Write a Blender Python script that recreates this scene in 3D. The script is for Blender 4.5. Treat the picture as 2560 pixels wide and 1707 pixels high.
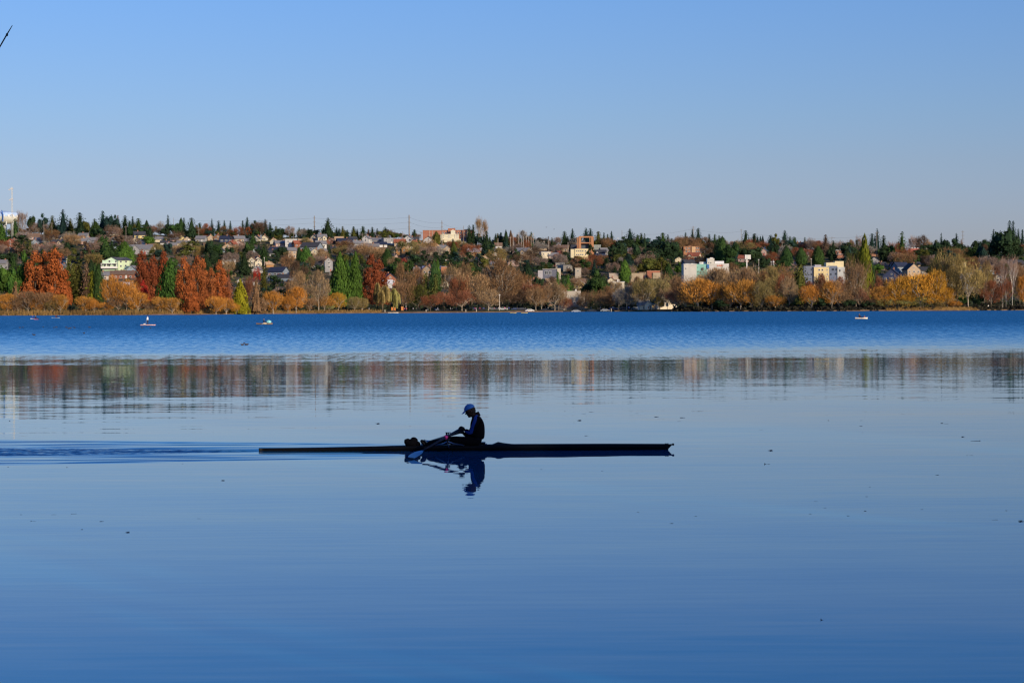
import bpy, bmesh, math, random
from mathutils import Vector, Matrix, Euler
from math import sin, cos, pi, radians, sqrt, exp

random.seed(7)
SC = bpy.context.scene
COL = SC.collection
for _o in list(bpy.data.objects):
    bpy.data.objects.remove(_o)

# ------------------------------------------------------------------ camera
CAMZ = 2.86
FPX = 5000.0                      # focal length in photograph pixels
cam_d = bpy.data.cameras.new('camera')
cam = bpy.data.objects.new('camera', cam_d)
COL.objects.link(cam)
cam_d.sensor_width = 36.0
cam_d.lens = FPX / 2560 * 36.0
cam_d.clip_start = 0.1
cam_d.clip_end = 9000
CR = Matrix.Rotation(radians(90 - 1.014), 3, 'X') @ Matrix.Rotation(radians(-0.27), 3, 'Z')
cam.matrix_world = Matrix.Translation((0, 0, CAMZ)) @ CR.to_4x4()
SC.camera = cam

# ------------------------------------------------------------------ sky, sun, exposure
SUN_EL, SUN_AZ = 16.0, 38.0        # sun low behind the camera, to its right
world = bpy.data.worlds.new("World")
SC.world = world
world.use_nodes = True
wn = world.node_tree
wn.nodes.clear()
w_out = wn.nodes.new('ShaderNodeOutputWorld')
w_bg = wn.nodes.new('ShaderNodeBackground')
w_sky = wn.nodes.new('ShaderNodeTexSky')
w_sky.sky_type = 'NISHITA'
w_sky.sun_disc = False
w_sky.sun_elevation = radians(SUN_EL)
w_sky.sun_rotation = radians(180 - SUN_AZ)
w_sky.altitude = 0
w_sky.air_density = 1.0
w_sky.dust_density = 0.6
w_sky.ozone_density = 2.5
w_geo = wn.nodes.new('ShaderNodeTexCoord')
w_sep = wn.nodes.new('ShaderNodeSeparateXYZ')
wn.links.new(w_geo.outputs['Generated'], w_sep.inputs[0])
w_ramp = wn.nodes.new('ShaderNodeValToRGB')     # sky tint by elevation, all round; upper stops shaped to colour the lake's reflection
SKY_RAMP = [(0.0, (0.50, 0.50, 0.82)), (0.05, (0.50, 0.515, 0.78)), (0.07, (0.50, 0.525, 0.757)), (0.093, (0.485, 0.55, 0.785)),
            (0.15, (0.455, 0.59, 0.89)), (0.19, (0.29, 0.60, 1.0)), (0.30, (0.24, 0.56, 1.0)), (1.0, (0.26, 0.50, 1.0))]
while len(w_ramp.color_ramp.elements) < len(SKY_RAMP):
    w_ramp.color_ramp.elements.new(0.5)
for e, (p, c) in zip(w_ramp.color_ramp.elements, SKY_RAMP):
    e.position = p
    e.color = (*c, 1)
w_mul = wn.nodes.new('ShaderNodeMix')
w_mul.data_type = 'RGBA'
w_mul.blend_type = 'MULTIPLY'
w_mul.inputs['Factor'].default_value = 1.0
wn.links.new(w_sep.outputs['Z'], w_ramp.inputs[0])
wn.links.new(w_sky.outputs[0], w_mul.inputs[6])
wn.links.new(w_ramp.outputs[0], w_mul.inputs[7])
wn.links.new(w_mul.outputs[2], w_bg.inputs['Color'])
w_bg.inputs['Strength'].default_value = 0.15
wn.links.new(w_bg.outputs[0], w_out.inputs['Surface'])

sun_d = bpy.data.lights.new('sun', 'SUN')
sun_d.energy = 4.7
sun_d.angle = radians(0.53)
sun_d.color = (1.0, 0.80, 0.56)
sun = bpy.data.objects.new('sun', sun_d)
COL.objects.link(sun)
_sd = Vector((sin(radians(SUN_AZ)) * cos(radians(SUN_EL)), -cos(radians(SUN_AZ)) * cos(radians(SUN_EL)), sin(radians(SUN_EL))))
sun.rotation_euler = _sd.to_track_quat('Z', 'Y').to_euler()

SC.view_settings.view_transform = 'Standard'
SC.view_settings.look = 'None'
SC.view_settings.exposure = 0.0
SC.view_settings.gamma = 1.0
SC.view_settings.use_curve_mapping = False
SC.render.engine = 'CYCLES'
SC.cycles.max_bounces = 6
SC.cycles.diffuse_bounces = 2
SC.cycles.glossy_bounces = 4
SC.cycles.transparent_max_bounces = 4
SC.cycles.sample_clamp_indirect = 6
SC.cycles.filter_width = 1.3

# ------------------------------------------------------------------ helpers: from a picture point to a place
def ray(px, py):
    d = CR @ Vector(((px - 1280) / FPX, (853.5 - py) / FPX, -1))
    return d / d.y
def P(px, py, D):
    return Vector((0, 0, CAMZ)) + ray(px, py) * D
def on_water(px, py):
    d = ray(px, py)
    return Vector((0, 0, CAMZ)) + d * (CAMZ / -d.z)
def hz(px):                        # horizon row at column px
    return 771.2 - 12.06 * px / 2560

def sm(a, b, t):
    t = max(0.0, min(1.0, (t - a) / (b - a)))
    return t * t * (3 - 2 * t)
def pl(pts, x):
    if x <= pts[0][0]: return pts[0][1]
    for (a, b), (c, d) in zip(pts, pts[1:]):
        if x <= c: return b + (d - b) * (x - a) / (c - a)
    return pts[-1][1]

RIDGE = [(-600, 600), (0, 588), (300, 582), (500, 590), (700, 592), (1100, 600), (1400, 622), (1700, 620), (1900, 622), (2200, 640), (2560, 636), (3200, 650)]
SHORE_PX = [(-400, 790), (0, 789), (480, 787), (800, 784), (1120, 782), (1440, 779.3), (1760, 779), (2080, 778), (2400, 776.5), (3000, 774)]
def shoreY(X):
    px = 1280 + FPX * X / 890.0
    return CAMZ * FPX / (pl(SHORE_PX, px) - hz(max(-400, min(3000, px))))
def terr(X, Y):
    """height of the far land"""
    px = 1280 + FPX * X / max(Y, 500)
    s = shoreY(X)
    if Y < s: return -0.4 * min(1, (s - Y) / 6)
    z = 0.75 * sm(s, s + 5, Y) + 0.5 * sm(s + 5, s + 90, Y)
    Y0, Y1 = 985.0, 1650.0
    if Y > Y0:
        yy = min(Y, Y1)
        t = (yy - Y0) / (Y1 - Y0)
        h0 = hz(px)
        ypx = h0 + (CAMZ - 1.25) * FPX / Y0 * (1 - t) + (pl(RIDGE, px) - h0) * (0.25 * t * t + 0.75 * t)
        zz = CAMZ + (h0 - ypx) / FPX * yy
        z = max(z, 1.25 + (zz - 1.25) * sm(0, 0.06, t))
        z += 1.2 * sin(X * 0.03 + Y * 0.011) * sm(0.1, .3, t)
    if Y > Y1:
        z -= (Y - Y1) * 0.02
    return z
def land(px, py, D=None):
    """the place on the far land seen at (px, py)"""
    if D is None:
        rel = py - hz(px)
        if rel >= 6.5:
            s = shoreY((px - 1280) / FPX * 900)
            D = max(s + 6, min(s + 115, s + 8 + (14.5 - rel) * 13))
        else:
            d = ray(px, py)
            Y = 960.0
            D = 1640
            while Y < 1640:
                if CAMZ + d.z * Y <= terr(d.x * Y, Y):
                    D = Y; break
                Y += 6
    X = ray(px, py).x * D
    return Vector((X, D, terr(X, D)))

# ------------------------------------------------------------------ helpers: materials
MATS = {}
def mat(name, color=(0.5, 0.5, 0.5), rough=0.7, objcol=False, vary=0.0, vscale=0.5, spec=0.3, island=0.0, bump=0.0, metallic=0.0, darkmul=None):
    if name in MATS: return MATS[name]
    m = bpy.data.materials.new(name)
    m.use_nodes = True
    nt = m.node_tree
    b = nt.nodes['Principled BSDF']
    b.inputs['Roughness'].default_value = rough
    b.inputs['Specular IOR Level'].default_value = spec
    b.inputs['Metallic'].default_value = metallic
    if objcol:
        src = nt.nodes.new('ShaderNodeObjectInfo').outputs['Color']
    else:
        r = nt.nodes.new('ShaderNodeRGB'); r.outputs[0].default_value = (*color, 1); src = r.outputs[0]
    facs = []
    if vary > 0:
        g = nt.nodes.new('ShaderNodeNewGeometry')
        n = nt.nodes.new('ShaderNodeTexNoise'); n.inputs['Scale'].default_value = vscale; n.inputs['Detail'].default_value = 3
        nt.links.new(g.outputs['Position'], n.inputs['Vector'])
        mr = nt.nodes.new('ShaderNodeMapRange')
        mr.inputs[1].default_value = 0.25; mr.inputs[2].default_value = 0.75
        mr.inputs[3].default_value = 1 - vary; mr.inputs[4].default_value = 1 + vary
        nt.links.new(n.outputs[0], mr.inputs[0]); facs.append(mr.outputs[0])
        if bump > 0:
            bp = nt.nodes.new('ShaderNodeBump'); bp.inputs['Strength'].default_value = bump; bp.inputs['Distance'].default_value = 0.05
            nt.links.new(n.outputs[0], bp.inputs['Height']); nt.links.new(bp.outputs[0], b.inputs['Normal'])
    if island > 0:
        g2 = nt.nodes.new('ShaderNodeNewGeometry')
        mr2 = nt.nodes.new('ShaderNodeMapRange')
        mr2.inputs[3].default_value = 1 - island; mr2.inputs[4].default_value = 1 + island
        nt.links.new(g2.outputs['Random Per Island'], mr2.inputs[0]); facs.append(mr2.outputs[0])
    for f in facs:
        vm = nt.nodes.new('ShaderNodeVectorMath'); vm.operation = 'SCALE'
        nt.links.new(src, vm.inputs[0]); nt.links.new(f, vm.inputs['Scale']); src = vm.outputs[0]
    nt.links.new(src, b.inputs['Base Color'])
    MATS[name] = m
    return m

FOL = mat('foliage', objcol=True, rough=0.9, spec=0.1, vary=0.30, vscale=0.16, island=0.35)
TWIG = mat('twigs', objcol=True, rough=0.9, spec=0.1, vary=0.25, vscale=0.12, island=0.4)
BARK = mat('bark', (0.13, 0.10, 0.075), rough=0.9, vary=0.3, vscale=1.0, spec=0.1)
PALEBARK = mat('pale_bark', (0.36, 0.30, 0.23), rough=0.9, vary=0.25, vscale=1.0, spec=0.1)
PAINT = mat('painted_wall', objcol=True, rough=0.8, vary=0.10, vscale=0.4, spec=0.2)
ROOFM = mat('roofing', objcol=True, rough=0.85, vary=0.2, vscale=0.8, spec=0.15)
TRIM = mat('white_trim', (0.7, 0.69, 0.65), rough=0.6, vary=0.05)
PANE = mat('window_glass', (0.03, 0.04, 0.055), rough=0.12, spec=0.5)
METAL = mat('grey_metal', (0.3, 0.31, 0.32), rough=0.5, spec=0.4)
DARK = mat('dark_rubber', (0.015, 0.015, 0.017), rough=0.7)
OBJC = mat('plain_paint', objcol=True, rough=0.5, spec=0.4)
SKIN = mat('skin', (0.28, 0.15, 0.10), rough=0.6)
TROUS = mat('dark_trousers', (0.03, 0.032, 0.045), rough=0.8)

# ------------------------------------------------------------------ helpers: objects
def link(name, me, mats=None, parent=None, loc=None):
    o = bpy.data.objects.new(name, me)
    COL.objects.link(o)
    if mats and me is not None and len(me.materials) == 0:
        for m in (mats if isinstance(mats, (list, tuple)) else [mats]):
            me.materials.append(m)
    if parent is not None: o.parent = parent
    if loc is not None: o.location = loc
    return o
def tag(o, label=None, cat=None, group=None, kind=None):
    if label: o['label'] = label
    if cat: o['category'] = cat
    if group: o['group'] = group
    if kind: o['kind'] = kind
    return o
def empty(name, loc, rz=0.0):
    o = bpy.data.objects.new(name, None)
    COL.objects.link(o)
    o.location = loc
    o.rotation_euler = (0, 0, rz)
    o.empty_display_size = 0.5
    return o

class MB:
    def __init__(s): s.v = []; s.f = []; s.m = []; s.cur = 0
    def quad(s, a, b, c, d):
        n = len(s.v); s.v += [tuple(a), tuple(b), tuple(c), tuple(d)]; s.f.append((n, n+1, n+2, n+3)); s.m.append(s.cur)
    def tri(s, a, b, c):
        n = len(s.v); s.v += [tuple(a), tuple(b), tuple(c)]; s.f.append((n, n+1, n+2)); s.m.append(s.cur)
    def poly(s, pts, faces):
        n = len(s.v); s.v += [tuple(p) for p in pts]
        for f in faces: s.f.append(tuple(n+i for i in f)); s.m.append(s.cur)
    def box(s, x0, x1, y0, y1, z0, z1):
        s.poly([(x0,y0,z0),(x1,y0,z0),(x1,y1,z0),(x0,y1,z0),(x0,y0,z1),(x1,y0,z1),(x1,y1,z1),(x0,y1,z1)],
               [(0,3,2,1),(4,5,6,7),(0,1,5,4),(1,2,6,5),(2,3,7,6),(3,0,4,7)])
    def tube(s, pts, rad, seg=6, cap=True):
        pts = [Vector(p) for p in pts]
        if not isinstance(rad, (list, tuple)): rad = [rad]*len(pts)
        n0 = len(s.v); up = Vector((0.13, 0.31, 0.94))
        for i, p in enumerate(pts):
            t = (pts[min(i+1, len(pts)-1)] - pts[max(i-1, 0)]).normalized()
            a = t.cross(up)
            if a.length < 1e-3: a = t.cross(Vector((1, 0, 0)))
            a.normalize(); b = t.cross(a)
            for k in range(seg):
                an = 2*pi*k/seg
                s.v.append(tuple(p + (a*cos(an) + b*sin(an))*rad[i]))
        for i in range(len(pts)-1):
            for k in range(seg):
                k2 = (k+1) % seg
                s.f.append((n0+i*seg+k, n0+i*seg+k2, n0+(i+1)*seg+k2, n0+(i+1)*seg+k)); s.m.append(s.cur)
        if cap:
            s.f.append(tuple(n0+k for k in range(seg))[::-1]); s.m.append(s.cur)
            e = n0+(len(pts)-1)*seg
            s.f.append(tuple(e+k for k in range(seg))); s.m.append(s.cur)
    def blob(s, c, r, rings=5, seg=8, jit=0.0, rnd=random, fn=None):
        n0 = len(s.v); c = Vector(c); r = Vector(r) if isinstance(r, (tuple, list, Vector)) else Vector((r, r, r))
        for i in range(rings+1):
            th = pi*i/rings
            for k in range(seg):
                ph = 2*pi*k/seg
                j = 1 + jit*(rnd.random()*2-1)
                p = Vector((sin(th)*cos(ph), sin(th)*sin(ph), cos(th)))
                if fn: p = fn(p)
                s.v.append(tuple(c + Vector((p.x*r.x, p.y*r.y, p.z*r.z))*j))
        for i in range(rings):
            for k in range(seg):
                k2 = (k+1) % seg
                s.f.append((n0+i*seg+k, n0+(i+1)*seg+k, n0+(i+1)*seg+k2, n0+i*seg+k2)); s.m.append(s.cur)
    def mesh(s, name, smooth=False):
        me = bpy.data.meshes.new(name)
        me.from_pydata(s.v, [], s.f)
        if any(s.m): me.polygons.foreach_set('material_index', s.m)
        if smooth: me.polygons.foreach_set('use_smooth', [True]*len(s.f))
        me.update()
        return me
    def build(s, name, mats, parent=None, loc=None, smooth=False):
        return link(name, s.mesh(name, smooth), mats, parent, loc)

def skin_mesh(name, verts, edges, radii, sub=2, root=0, xf=None):
    """a closed body grown over a skeleton of joints"""
    me = bpy.data.meshes.new(name + '_joints')
    me.from_pydata([tuple(v) for v in verts], edges, [])
    o = bpy.data.objects.new(name + '_joints', me)
    COL.objects.link(o)
    md = o.modifiers.new('s', 'SKIN'); md.use_smooth_shade = True
    sv = me.skin_vertices[0].data if me.skin_vertices else None
    if sv is None:
        bm = bmesh.new(); bm.from_mesh(me); bm.verts.layers.skin.verify(); bm.to_mesh(me); bm.free()
        sv = me.skin_vertices[0].data
    for i, r in enumerate(radii):
        sv[i].radius = (r, r) if not isinstance(r, tuple) else r
        sv[i].use_root = (i == root)
    s2 = o.modifiers.new('u', 'SUBSURF'); s2.levels = sub; s2.render_levels = sub
    dg = bpy.context.evaluated_depsgraph_get()
    out = bpy.data.meshes.new_from_object(o.evaluated_get(dg))
    out.name = name
    bpy.data.objects.remove(o); bpy.data.meshes.remove(me)
    if xf is not None: out.transform(xf)
    return out

# ================================================================== SETTING: lake, far land, near bank
def water_material():
    m = bpy.data.materials.new('lake_water')
    m.use_nodes = True
    nt = m.node_tree; N = nt.nodes; L = nt.links
    N.remove(N['Principled BSDF'])
    body = N.new('ShaderNodeBsdfDiffuse'); body.inputs['Color'].default_value = (0.0, 0.086, 0.205, 1)
    gls = N.new('ShaderNodeBsdfGlossy'); gls.inputs['Color'].default_value = (0.93, 1.0, 1.0, 1)
    fre = N.new('ShaderNodeFresnel'); fre.inputs['IOR'].default_value = 1.46
    mixs = N.new('ShaderNodeMixShader'); L.new(fre.outputs[0], mixs.inputs[0]); L.new(body.outputs[0], mixs.inputs[1]); L.new(gls.outputs[0], mixs.inputs[2])
    L.new(mixs.outputs[0], N['Material Output'].inputs['Surface'])
    geo = N.new('ShaderNodeNewGeometry')
    sep = N.new('ShaderNodeSeparateXYZ'); L.new(geo.outputs['Position'], sep.inputs[0])
    def M(op, a, b_=None, c=None, clamp=False):
        n = N.new('ShaderNodeMath'); n.operation = op; n.use_clamp = clamp
        for i, v in enumerate((a, b_, c)):
            if v is None: continue
            if isinstance(v, (int, float)): n.inputs[i].default_value = v
            else: L.new(v, n.inputs[i])
        return n.outputs[0]
    def MR(v, a, b_, c, d, smooth=True):
        n = N.new('ShaderNodeMapRange'); n.interpolation_type = 'SMOOTHSTEP' if smooth else 'LINEAR'
        L.new(v, n.inputs[0])
        for i, x in enumerate((a, b_, c, d)): n.inputs[i+1].default_value = x
        return n.outputs[0]
    def noise(sx, sy, detail=2.0, rough=0.5, off=0.0, color=False):
        mp = N.new('ShaderNodeMapping'); L.new(geo.outputs['Position'], mp.inputs[0])
        mp.inputs['Scale'].default_value = (sx, sy, 1); mp.inputs['Location'].default_value = (off, off*1.7, off)
        n = N.new('ShaderNodeTexNoise'); n.inputs['Scale'].default_value = 1; n.inputs['Detail'].default_value = detail
        n.inputs['Roughness'].default_value = rough
        L.new(mp.outputs[0], n.inputs['Vector'])
        return n.outputs[1] if color else n.outputs[0]
    X, Y = sep.outputs['X'], sep.outputs['Y']
    def cen(v, amp): return M('MULTIPLY', M('SUBTRACT', v, 0.5), amp)
    # calm swell and ripples (slopes towards / away from the camera)
    s1 = M('MULTIPLY', cen(noise(0.05, 0.32, 2, .5, 3.0), 0.021), MR(Y, 50, 78, 1.0, 0.35))
    s2 = cen(noise(0.16, 1.5, 3, .6, 11.0), 0.021)
    s3 = cen(noise(0.7, 6.0, 2, .5, 21.0), 0.027)
    far_r = M('MULTIPLY', MR(Y, 36, 55, 0.72, 1.0), MR(Y, 60, 88, 1.0, 0.45))
    hf = cen(noise(6.0, 17.0, 1, .5, 35.0), 0.034)
    calm_y = M('ADD', M('MULTIPLY', M('ADD', M('ADD', s1, s2), s3), far_r), M('MULTIPLY', hf, MR(Y, 48, 95, 0.0, 1.0)))
    calm_x = cen(noise(0.3, 1.2, 1, .5, 31.0), 0.004)
    # wind-ruffled water beyond the calm zone
    wob = cen(noise(0.020, 0.055, 4, .6, 41.0), 46.0)
    Yw = M('ADD', M('ADD', Y, wob), M('MULTIPLY', X, -0.15))
    patch = MR(noise(0.03, 0.20, 3, .6, 47.0), 0.42, 0.70, 0.0, 0.035)
    edge = MR(Yw, 90, 106, 0.0, 1.0)
    near_rip = M('MULTIPLY', patch, M('MULTIPLY', edge, 0.6))
    ruf = M('ADD', MR(Yw, 100, 140, 0.0, 0.13), MR(Yw, 116, 310, 0.0, 0.86, smooth=False))
    ruf = M('ADD', ruf, near_rip)
    tex = MR(noise(2.2, 0.10, 2, .6, 53.0), 0.3, 0.7, 0.82, 1.18)
    fine = MR(noise(2.6, 0.35, 2, .6, 57.0), 0.3, 0.7, 0.6, 1.4)
    ruf_s = M('MULTIPLY', M('MULTIPLY', ruf, tex), fine)
    # microwaves: as in any wind-roughened water one mostly sees the faces turned this way
    mic = noise(9.0, 14.0, 2, .6, 61.0, color=True)
    msep = N.new('ShaderNodeSeparateColor'); L.new(mic, msep.inputs[0])
    ruf_y = M('MULTIPLY', M('MULTIPLY', MR(msep.outputs[0], 0.25, 0.75, 0.15, 1.0, False), ruf_s), -0.40)
    ruf_x = M('MULTIPLY', cen(msep.outputs[1], 0.35), ruf_s)
    # wake of the scull: streaks running back from the stern and along the hull
    Xl = M('SUBTRACT', X, BOAT_X)                        # from boat middle, + towards bow
    dY = M('SUBTRACT', Y, M('ADD', BOAT_Y, M('MULTIPLY', Xl, BOAT_YAW)))
    aY = M('ABSOLUTE', dY)
    behind = MR(Xl, -6.5, 0.0, 1.0, 0.0)
    alongside = MR(Xl, -1.6, -0.6, 1.0, 0.0)
    halfw = M('ADD', 1.08, M('MULTIPLY', M('MULTIPLY', Xl, -0.12), 1.0))
    wmask = M('MULTIPLY', alongside, M('MULTIPLY', MR(M('DIVIDE', aY, halfw), 1.25, 1.75, 1.0, 0.0), 1.0))
    st = noise(0.25, 4.2, 2, .55, 71.0)
    stk = MR(st, 0.44, 0.60, 0.06, 1.0)
    line = M('MULTIPLY', MR(M('ABSOLUTE', M('SUBTRACT', M('DIVIDE', aY, halfw), 1.45)), 0.0, 0.16, 1.0, 0.0), MR(noise(0.5, 1.5, 1, .5, 75.0), .40, .55, .1, 1.0))
    wk_y = M('MULTIPLY', M('MULTIPLY', wmask, M('ADD', M('MULTIPLY', stk, M('ADD', 0.25, M('MULTIPLY', behind, .75))), M('MULTIPLY', line, 1.2))), -0.13)
    turb_w = M('ADD', 0.20, M('MULTIPLY', M('MAXIMUM', M('MULTIPLY', M('ADD', Xl, 4.0), -1.0), 0.0), 0.21))
    turb = M('MULTIPLY', MR(M('DIVIDE', aY, turb_w), 0.6, 1.2, 1.0, 0.0), MR(Xl, -4.3, -4.0, 1.0, 0.0))
    tn = noise(5.0, 16.0, 2, .6, 81.0)
    wk_t = M('MULTIPLY', M('MULTIPLY', turb, MR(tn, 0.38, 0.66, 0.0, 1.0)), -0.24)
    ny = M('ADD', M('ADD', calm_y, ruf_y), M('ADD', wk_y, wk_t))
    nx = M('ADD', calm_x, ruf_x)
    comb = N.new('ShaderNodeCombineXYZ'); L.new(nx, comb.inputs[0]); L.new(ny, comb.inputs[1]); comb.inputs[2].default_value = 1.0
    nn = N.new('ShaderNodeVectorMath'); nn.operation = 'NORMALIZE'; L.new(comb.outputs[0], nn.inputs[0])
    L.new(nn.outputs[0], gls.inputs['Normal']); L.new(nn.outputs[0], fre.inputs['Normal'])
    L.new(MR(ruf, 0, 1, 0.015, 0.10, False), gls.inputs['Roughness'])
    return m

_bl, _br = on_water(650, 1127.5), on_water(1671, 1124)
BOAT_C = (_bl + _br) / 2
BOAT_X, BOAT_Y = BOAT_C.x, BOAT_C.y
BOAT_YAW = (_br.y - _bl.y) / (_br.x - _bl.x)

w = MB()
w.quad((-2600, -60, 0), (2600, -60, 0), (2600, 1100, 0), (-2600, 1100, 0))
o = w.build('lake_water', water_material()); tag(o, 'calm blue lake with a wind ruffled band far out', kind='structure')

# far land
def land_material():
    m = bpy.data.materials.new('hill_ground'); m.use_nodes = True
    nt = m.node_tree; b = nt.nodes['Principled BSDF']; b.inputs['Roughness'].default_value = 0.95; b.inputs['Specular IOR Level'].default_value = 0.1
    g = nt.nodes.new('ShaderNodeNewGeometry')
    n = nt.nodes.new('ShaderNodeTexNoise'); n.inputs['Scale'].default_value = 0.05; n.inputs['Detail'].default_value = 5
    nt.links.new(g.outputs['Position'], n.inputs['Vector'])
    r = nt.nodes.new('ShaderNodeValToRGB')
    r.color_ramp.elements[0].position = 0.35; r.color_ramp.elements[0].color = (0.05, 0.065, 0.025, 1)
    r.color_ramp.elements[1].position = 0.65; r.color_ramp.elements[1].color = (0.20, 0.15, 0.10, 1)
    e = r.color_ramp.elements.new(0.5); e.color = (0.085, 0.075, 0.04, 1)
    nt.links.new(n.outputs[0], r.inputs[0]); nt.links.new(r.outputs[0], b.inputs['Base Color'])
    return m
def land_mesh(name, m, ys, x0, x1, nx):
    b = MB(); rows = []
    for f in ys:
        row = []
        for i in range(nx+1):
            X = x0 + (x1-x0)*i/nx
            Y = f if f > 985 else shoreY(X) - 8 + (985 - shoreY(X) + 8) * (f - 800) / 185.0
            b.v.append((X, Y, terr(X, Y))); row.append(len(b.v)-1)
        rows.append(row)
    for a, c in zip(rows, rows[1:]):
        for i in range(nx):
            b.f.append((a[i], a[i+1], c[i+1], c[i])); b.m.append(0)
    return b.build(name, m, smooth=True)
ys = [800, 806, 809, 812, 816, 822, 835, 860, 890, 930, 960, 985] + [985 + 12*i for i in range(1, 56)] + [1680, 1750, 1900, 2200, 2800, 3600]
o = land_mesh('hillside', land_material(), ys, -1500, 1500, 150); tag(o, 'wooded residential hillside beyond the lake', kind='structure')

# tan gravel path along the far shore, on top of a low dark bank
pb = MB()
for i in range(-110, 110):
    Xa, Xb = i*6.0, i*6.0+6
    for (f0, f1, dz) in ((4.6, 10.5, 0.03),):
        A = [(X, shoreY(X)+f, terr(X, shoreY(X)+f)+dz) for X, f in ((Xa, f0), (Xb, f0), (Xb, f1), (Xa, f1))]
        pb.quad(*A)
o = pb.build('shore_path', mat('tan_gravel', (0.42, 0.29, 0.17), rough=0.95, vary=0.35, vscale=0.12)); tag(o, 'tan gravel path along the far shore', kind='structure')
pb = MB()
for i in range(-110, 110):
    Xa, Xb = i*6.0, i*6.0+6
    j = random.uniform(-.1, .15)
    pb.box(Xa, Xb+0.2, shoreY(Xa)-0.4+j, shoreY(Xa)+5, -0.3, 0.42+j)
o = pb.build('bank_wall', mat('bank_stone', (0.16, 0.10, 0.06), rough=0.95, vary=0.4, vscale=0.3)); tag(o, 'low brown stone bank at the far waterline', kind='structure')
# lawns of the park
for (x0, x1, y0, y1, c) in ((1955, 2018, 764.5, 768, (0.10, 0.17, 0.03)), (2385, 2560, 762, 770, (0.22, 0.13, 0.04)), (1210, 1340, 768, 772, (0.09, 0.16, 0.03)), (650, 780, 771, 775, (0.12, 0.10, 0.03))):
    lb = MB(); n = 14
    for i in range(n):
        a, b_ = x0+(x1-x0)*i/n, x0+(x1-x0)*(i+1)/n
        s_ = shoreY((x0-1280)/FPX*900)
        pts = []
        for px, yo in ((a, 20), (b_, 20), (b_, 75), (a, 75)):
            X = (px-1280)/FPX*(s_+45); Yv = s_+yo
            pts.append((X, Yv, terr(X, Yv)+0.06 + (0.9 if yo > 50 and x0 == 1955 else 0)))
        lb.quad(*pts)
    o = lb.build('lawn', mat('lawn_%d' % x0, c, rough=1, vary=0.3, vscale=0.3)); tag(o, kind='structure')

# near bank behind and under the camera
nb = MB(); rows = []
for j, (yy, zz) in enumerate(((4.2, -0.35), (3.2, 0.12), (1.5, 0.75), (-1.0, 1.15), (-10, 1.3), (-40, 2.2), (-90, 6), (-220, 14))):
    row = []
    for i in range(61):
        X = -300 + 10*i
        nb.v.append((X, yy + 1.2*sin(i*0.7)*(1 if j < 4 else 0), zz + (0.12*sin(i*1.9+j) if 0 < j else 0))); row.append(len(nb.v)-1)
    rows.append(row)
for a, c in zip(rows, rows[1:]):
    for i in range(60): nb.f.append((a[i], c[i], c[i+1], a[i+1])); nb.m.append(0)
o = nb.build('near_bank', mat('bank_soil', (0.06, 0.055, 0.03), rough=1, vary=0.4, vscale=0.8), smooth=True); tag(o, 'grassy near bank the picture is taken from', kind='structure')

# ================================================================== TREES
def cards(b, rnd, c, n_dir, size, k=1, jitter=0.7, elong=1.0, up=None):
    for _ in range(k):
        d = Vector((rnd.gauss(0, 1), rnd.gauss(0, 1), rnd.gauss(0, 1))).normalized()
        n = (n_dir + d*jitter).normalized()
        t = n.cross(Vector((rnd.gauss(0, 1), rnd.gauss(0, 1), rnd.gauss(0, 1)))).normalized() if up is None else (up - n*up.dot(n) + d*0.25).normalized()
        u = n.cross(t).normalized()
        s = size*rnd.uniform(0.6, 1.35)
        a = c + t*s*elong; e = c - t*s*0.8*elong; l = c + u*s*0.55; r = c - u*s*0.6
        b.quad(a, l, e, r)

def trunk(b, h, r, lean=(0, 0), seg=6):
    b.tube([(0, 0, -0.02), (lean[0]*.3, lean[1]*.3, h*0.5), (lean[0], lean[1], h)], [r, r*0.75, r*0.2], seg)

def m_fir(rnd, tiers=24, droop=0.25, full=1.0, ragged=0.25):
    b = MB(); z = 0.05
    while z < 0.99:
        R = 0.5*((1-z)**0.60)*(1 + rnd.uniform(-ragged, ragged*0.6)) + 0.015
        nb_ = 9 if z < .7 else 6
        a0 = rnd.uniform(0, 6)
        for k in range(nb_):
            an = a0 + 2*pi*k/nb_ + rnd.uniform(-.3, .3)
            Rk = R*rnd.uniform(0.7, 1.12)
            d = Vector((cos(an), sin(an), 0))
            steps = max(2, int(Rk/0.075))
            for s in range(steps):
                t = (s+0.7)/steps
                c = d*Rk*t + Vector((0, 0, z - droop*Rk*t*t*0.5 + rnd.uniform(-.008, .008)))
                cards(b, rnd, c, (d*0.5 + Vector((0, 0, 0.8))).normalized(), 0.042*(1.15-0.5*z)*full, 1, 0.8, 1.1, up=d)
        z += (1.0/tiers)*(0.9 - 0.35*z)*rnd.uniform(.8, 1.25)
    # dense inner shade
    b.poly(*cone_core(rnd, 0.24, 0.1, 0.93)); return b
def cone_core(rnd, r, z0, z1, n=8, prof=None):
    pts = []; faces = []; L_ = 6
    for i in range(L_):
        t = i/(L_-1); rr = r*(1-t)**0.9 if prof is None else r*prof(t)
        for k in range(n):
            an = 2*pi*k/n; j = rnd.uniform(.7, 1.2)
            pts.append((cos(an)*rr*j, sin(an)*rr*j, z0+(z1-z0)*t))
    for i in range(L_-1):
        for k in range(n): faces.append((i*n+k, i*n+(k+1) % n, (i+1)*n+(k+1) % n, (i+1)*n+k))
    return pts, faces
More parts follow.
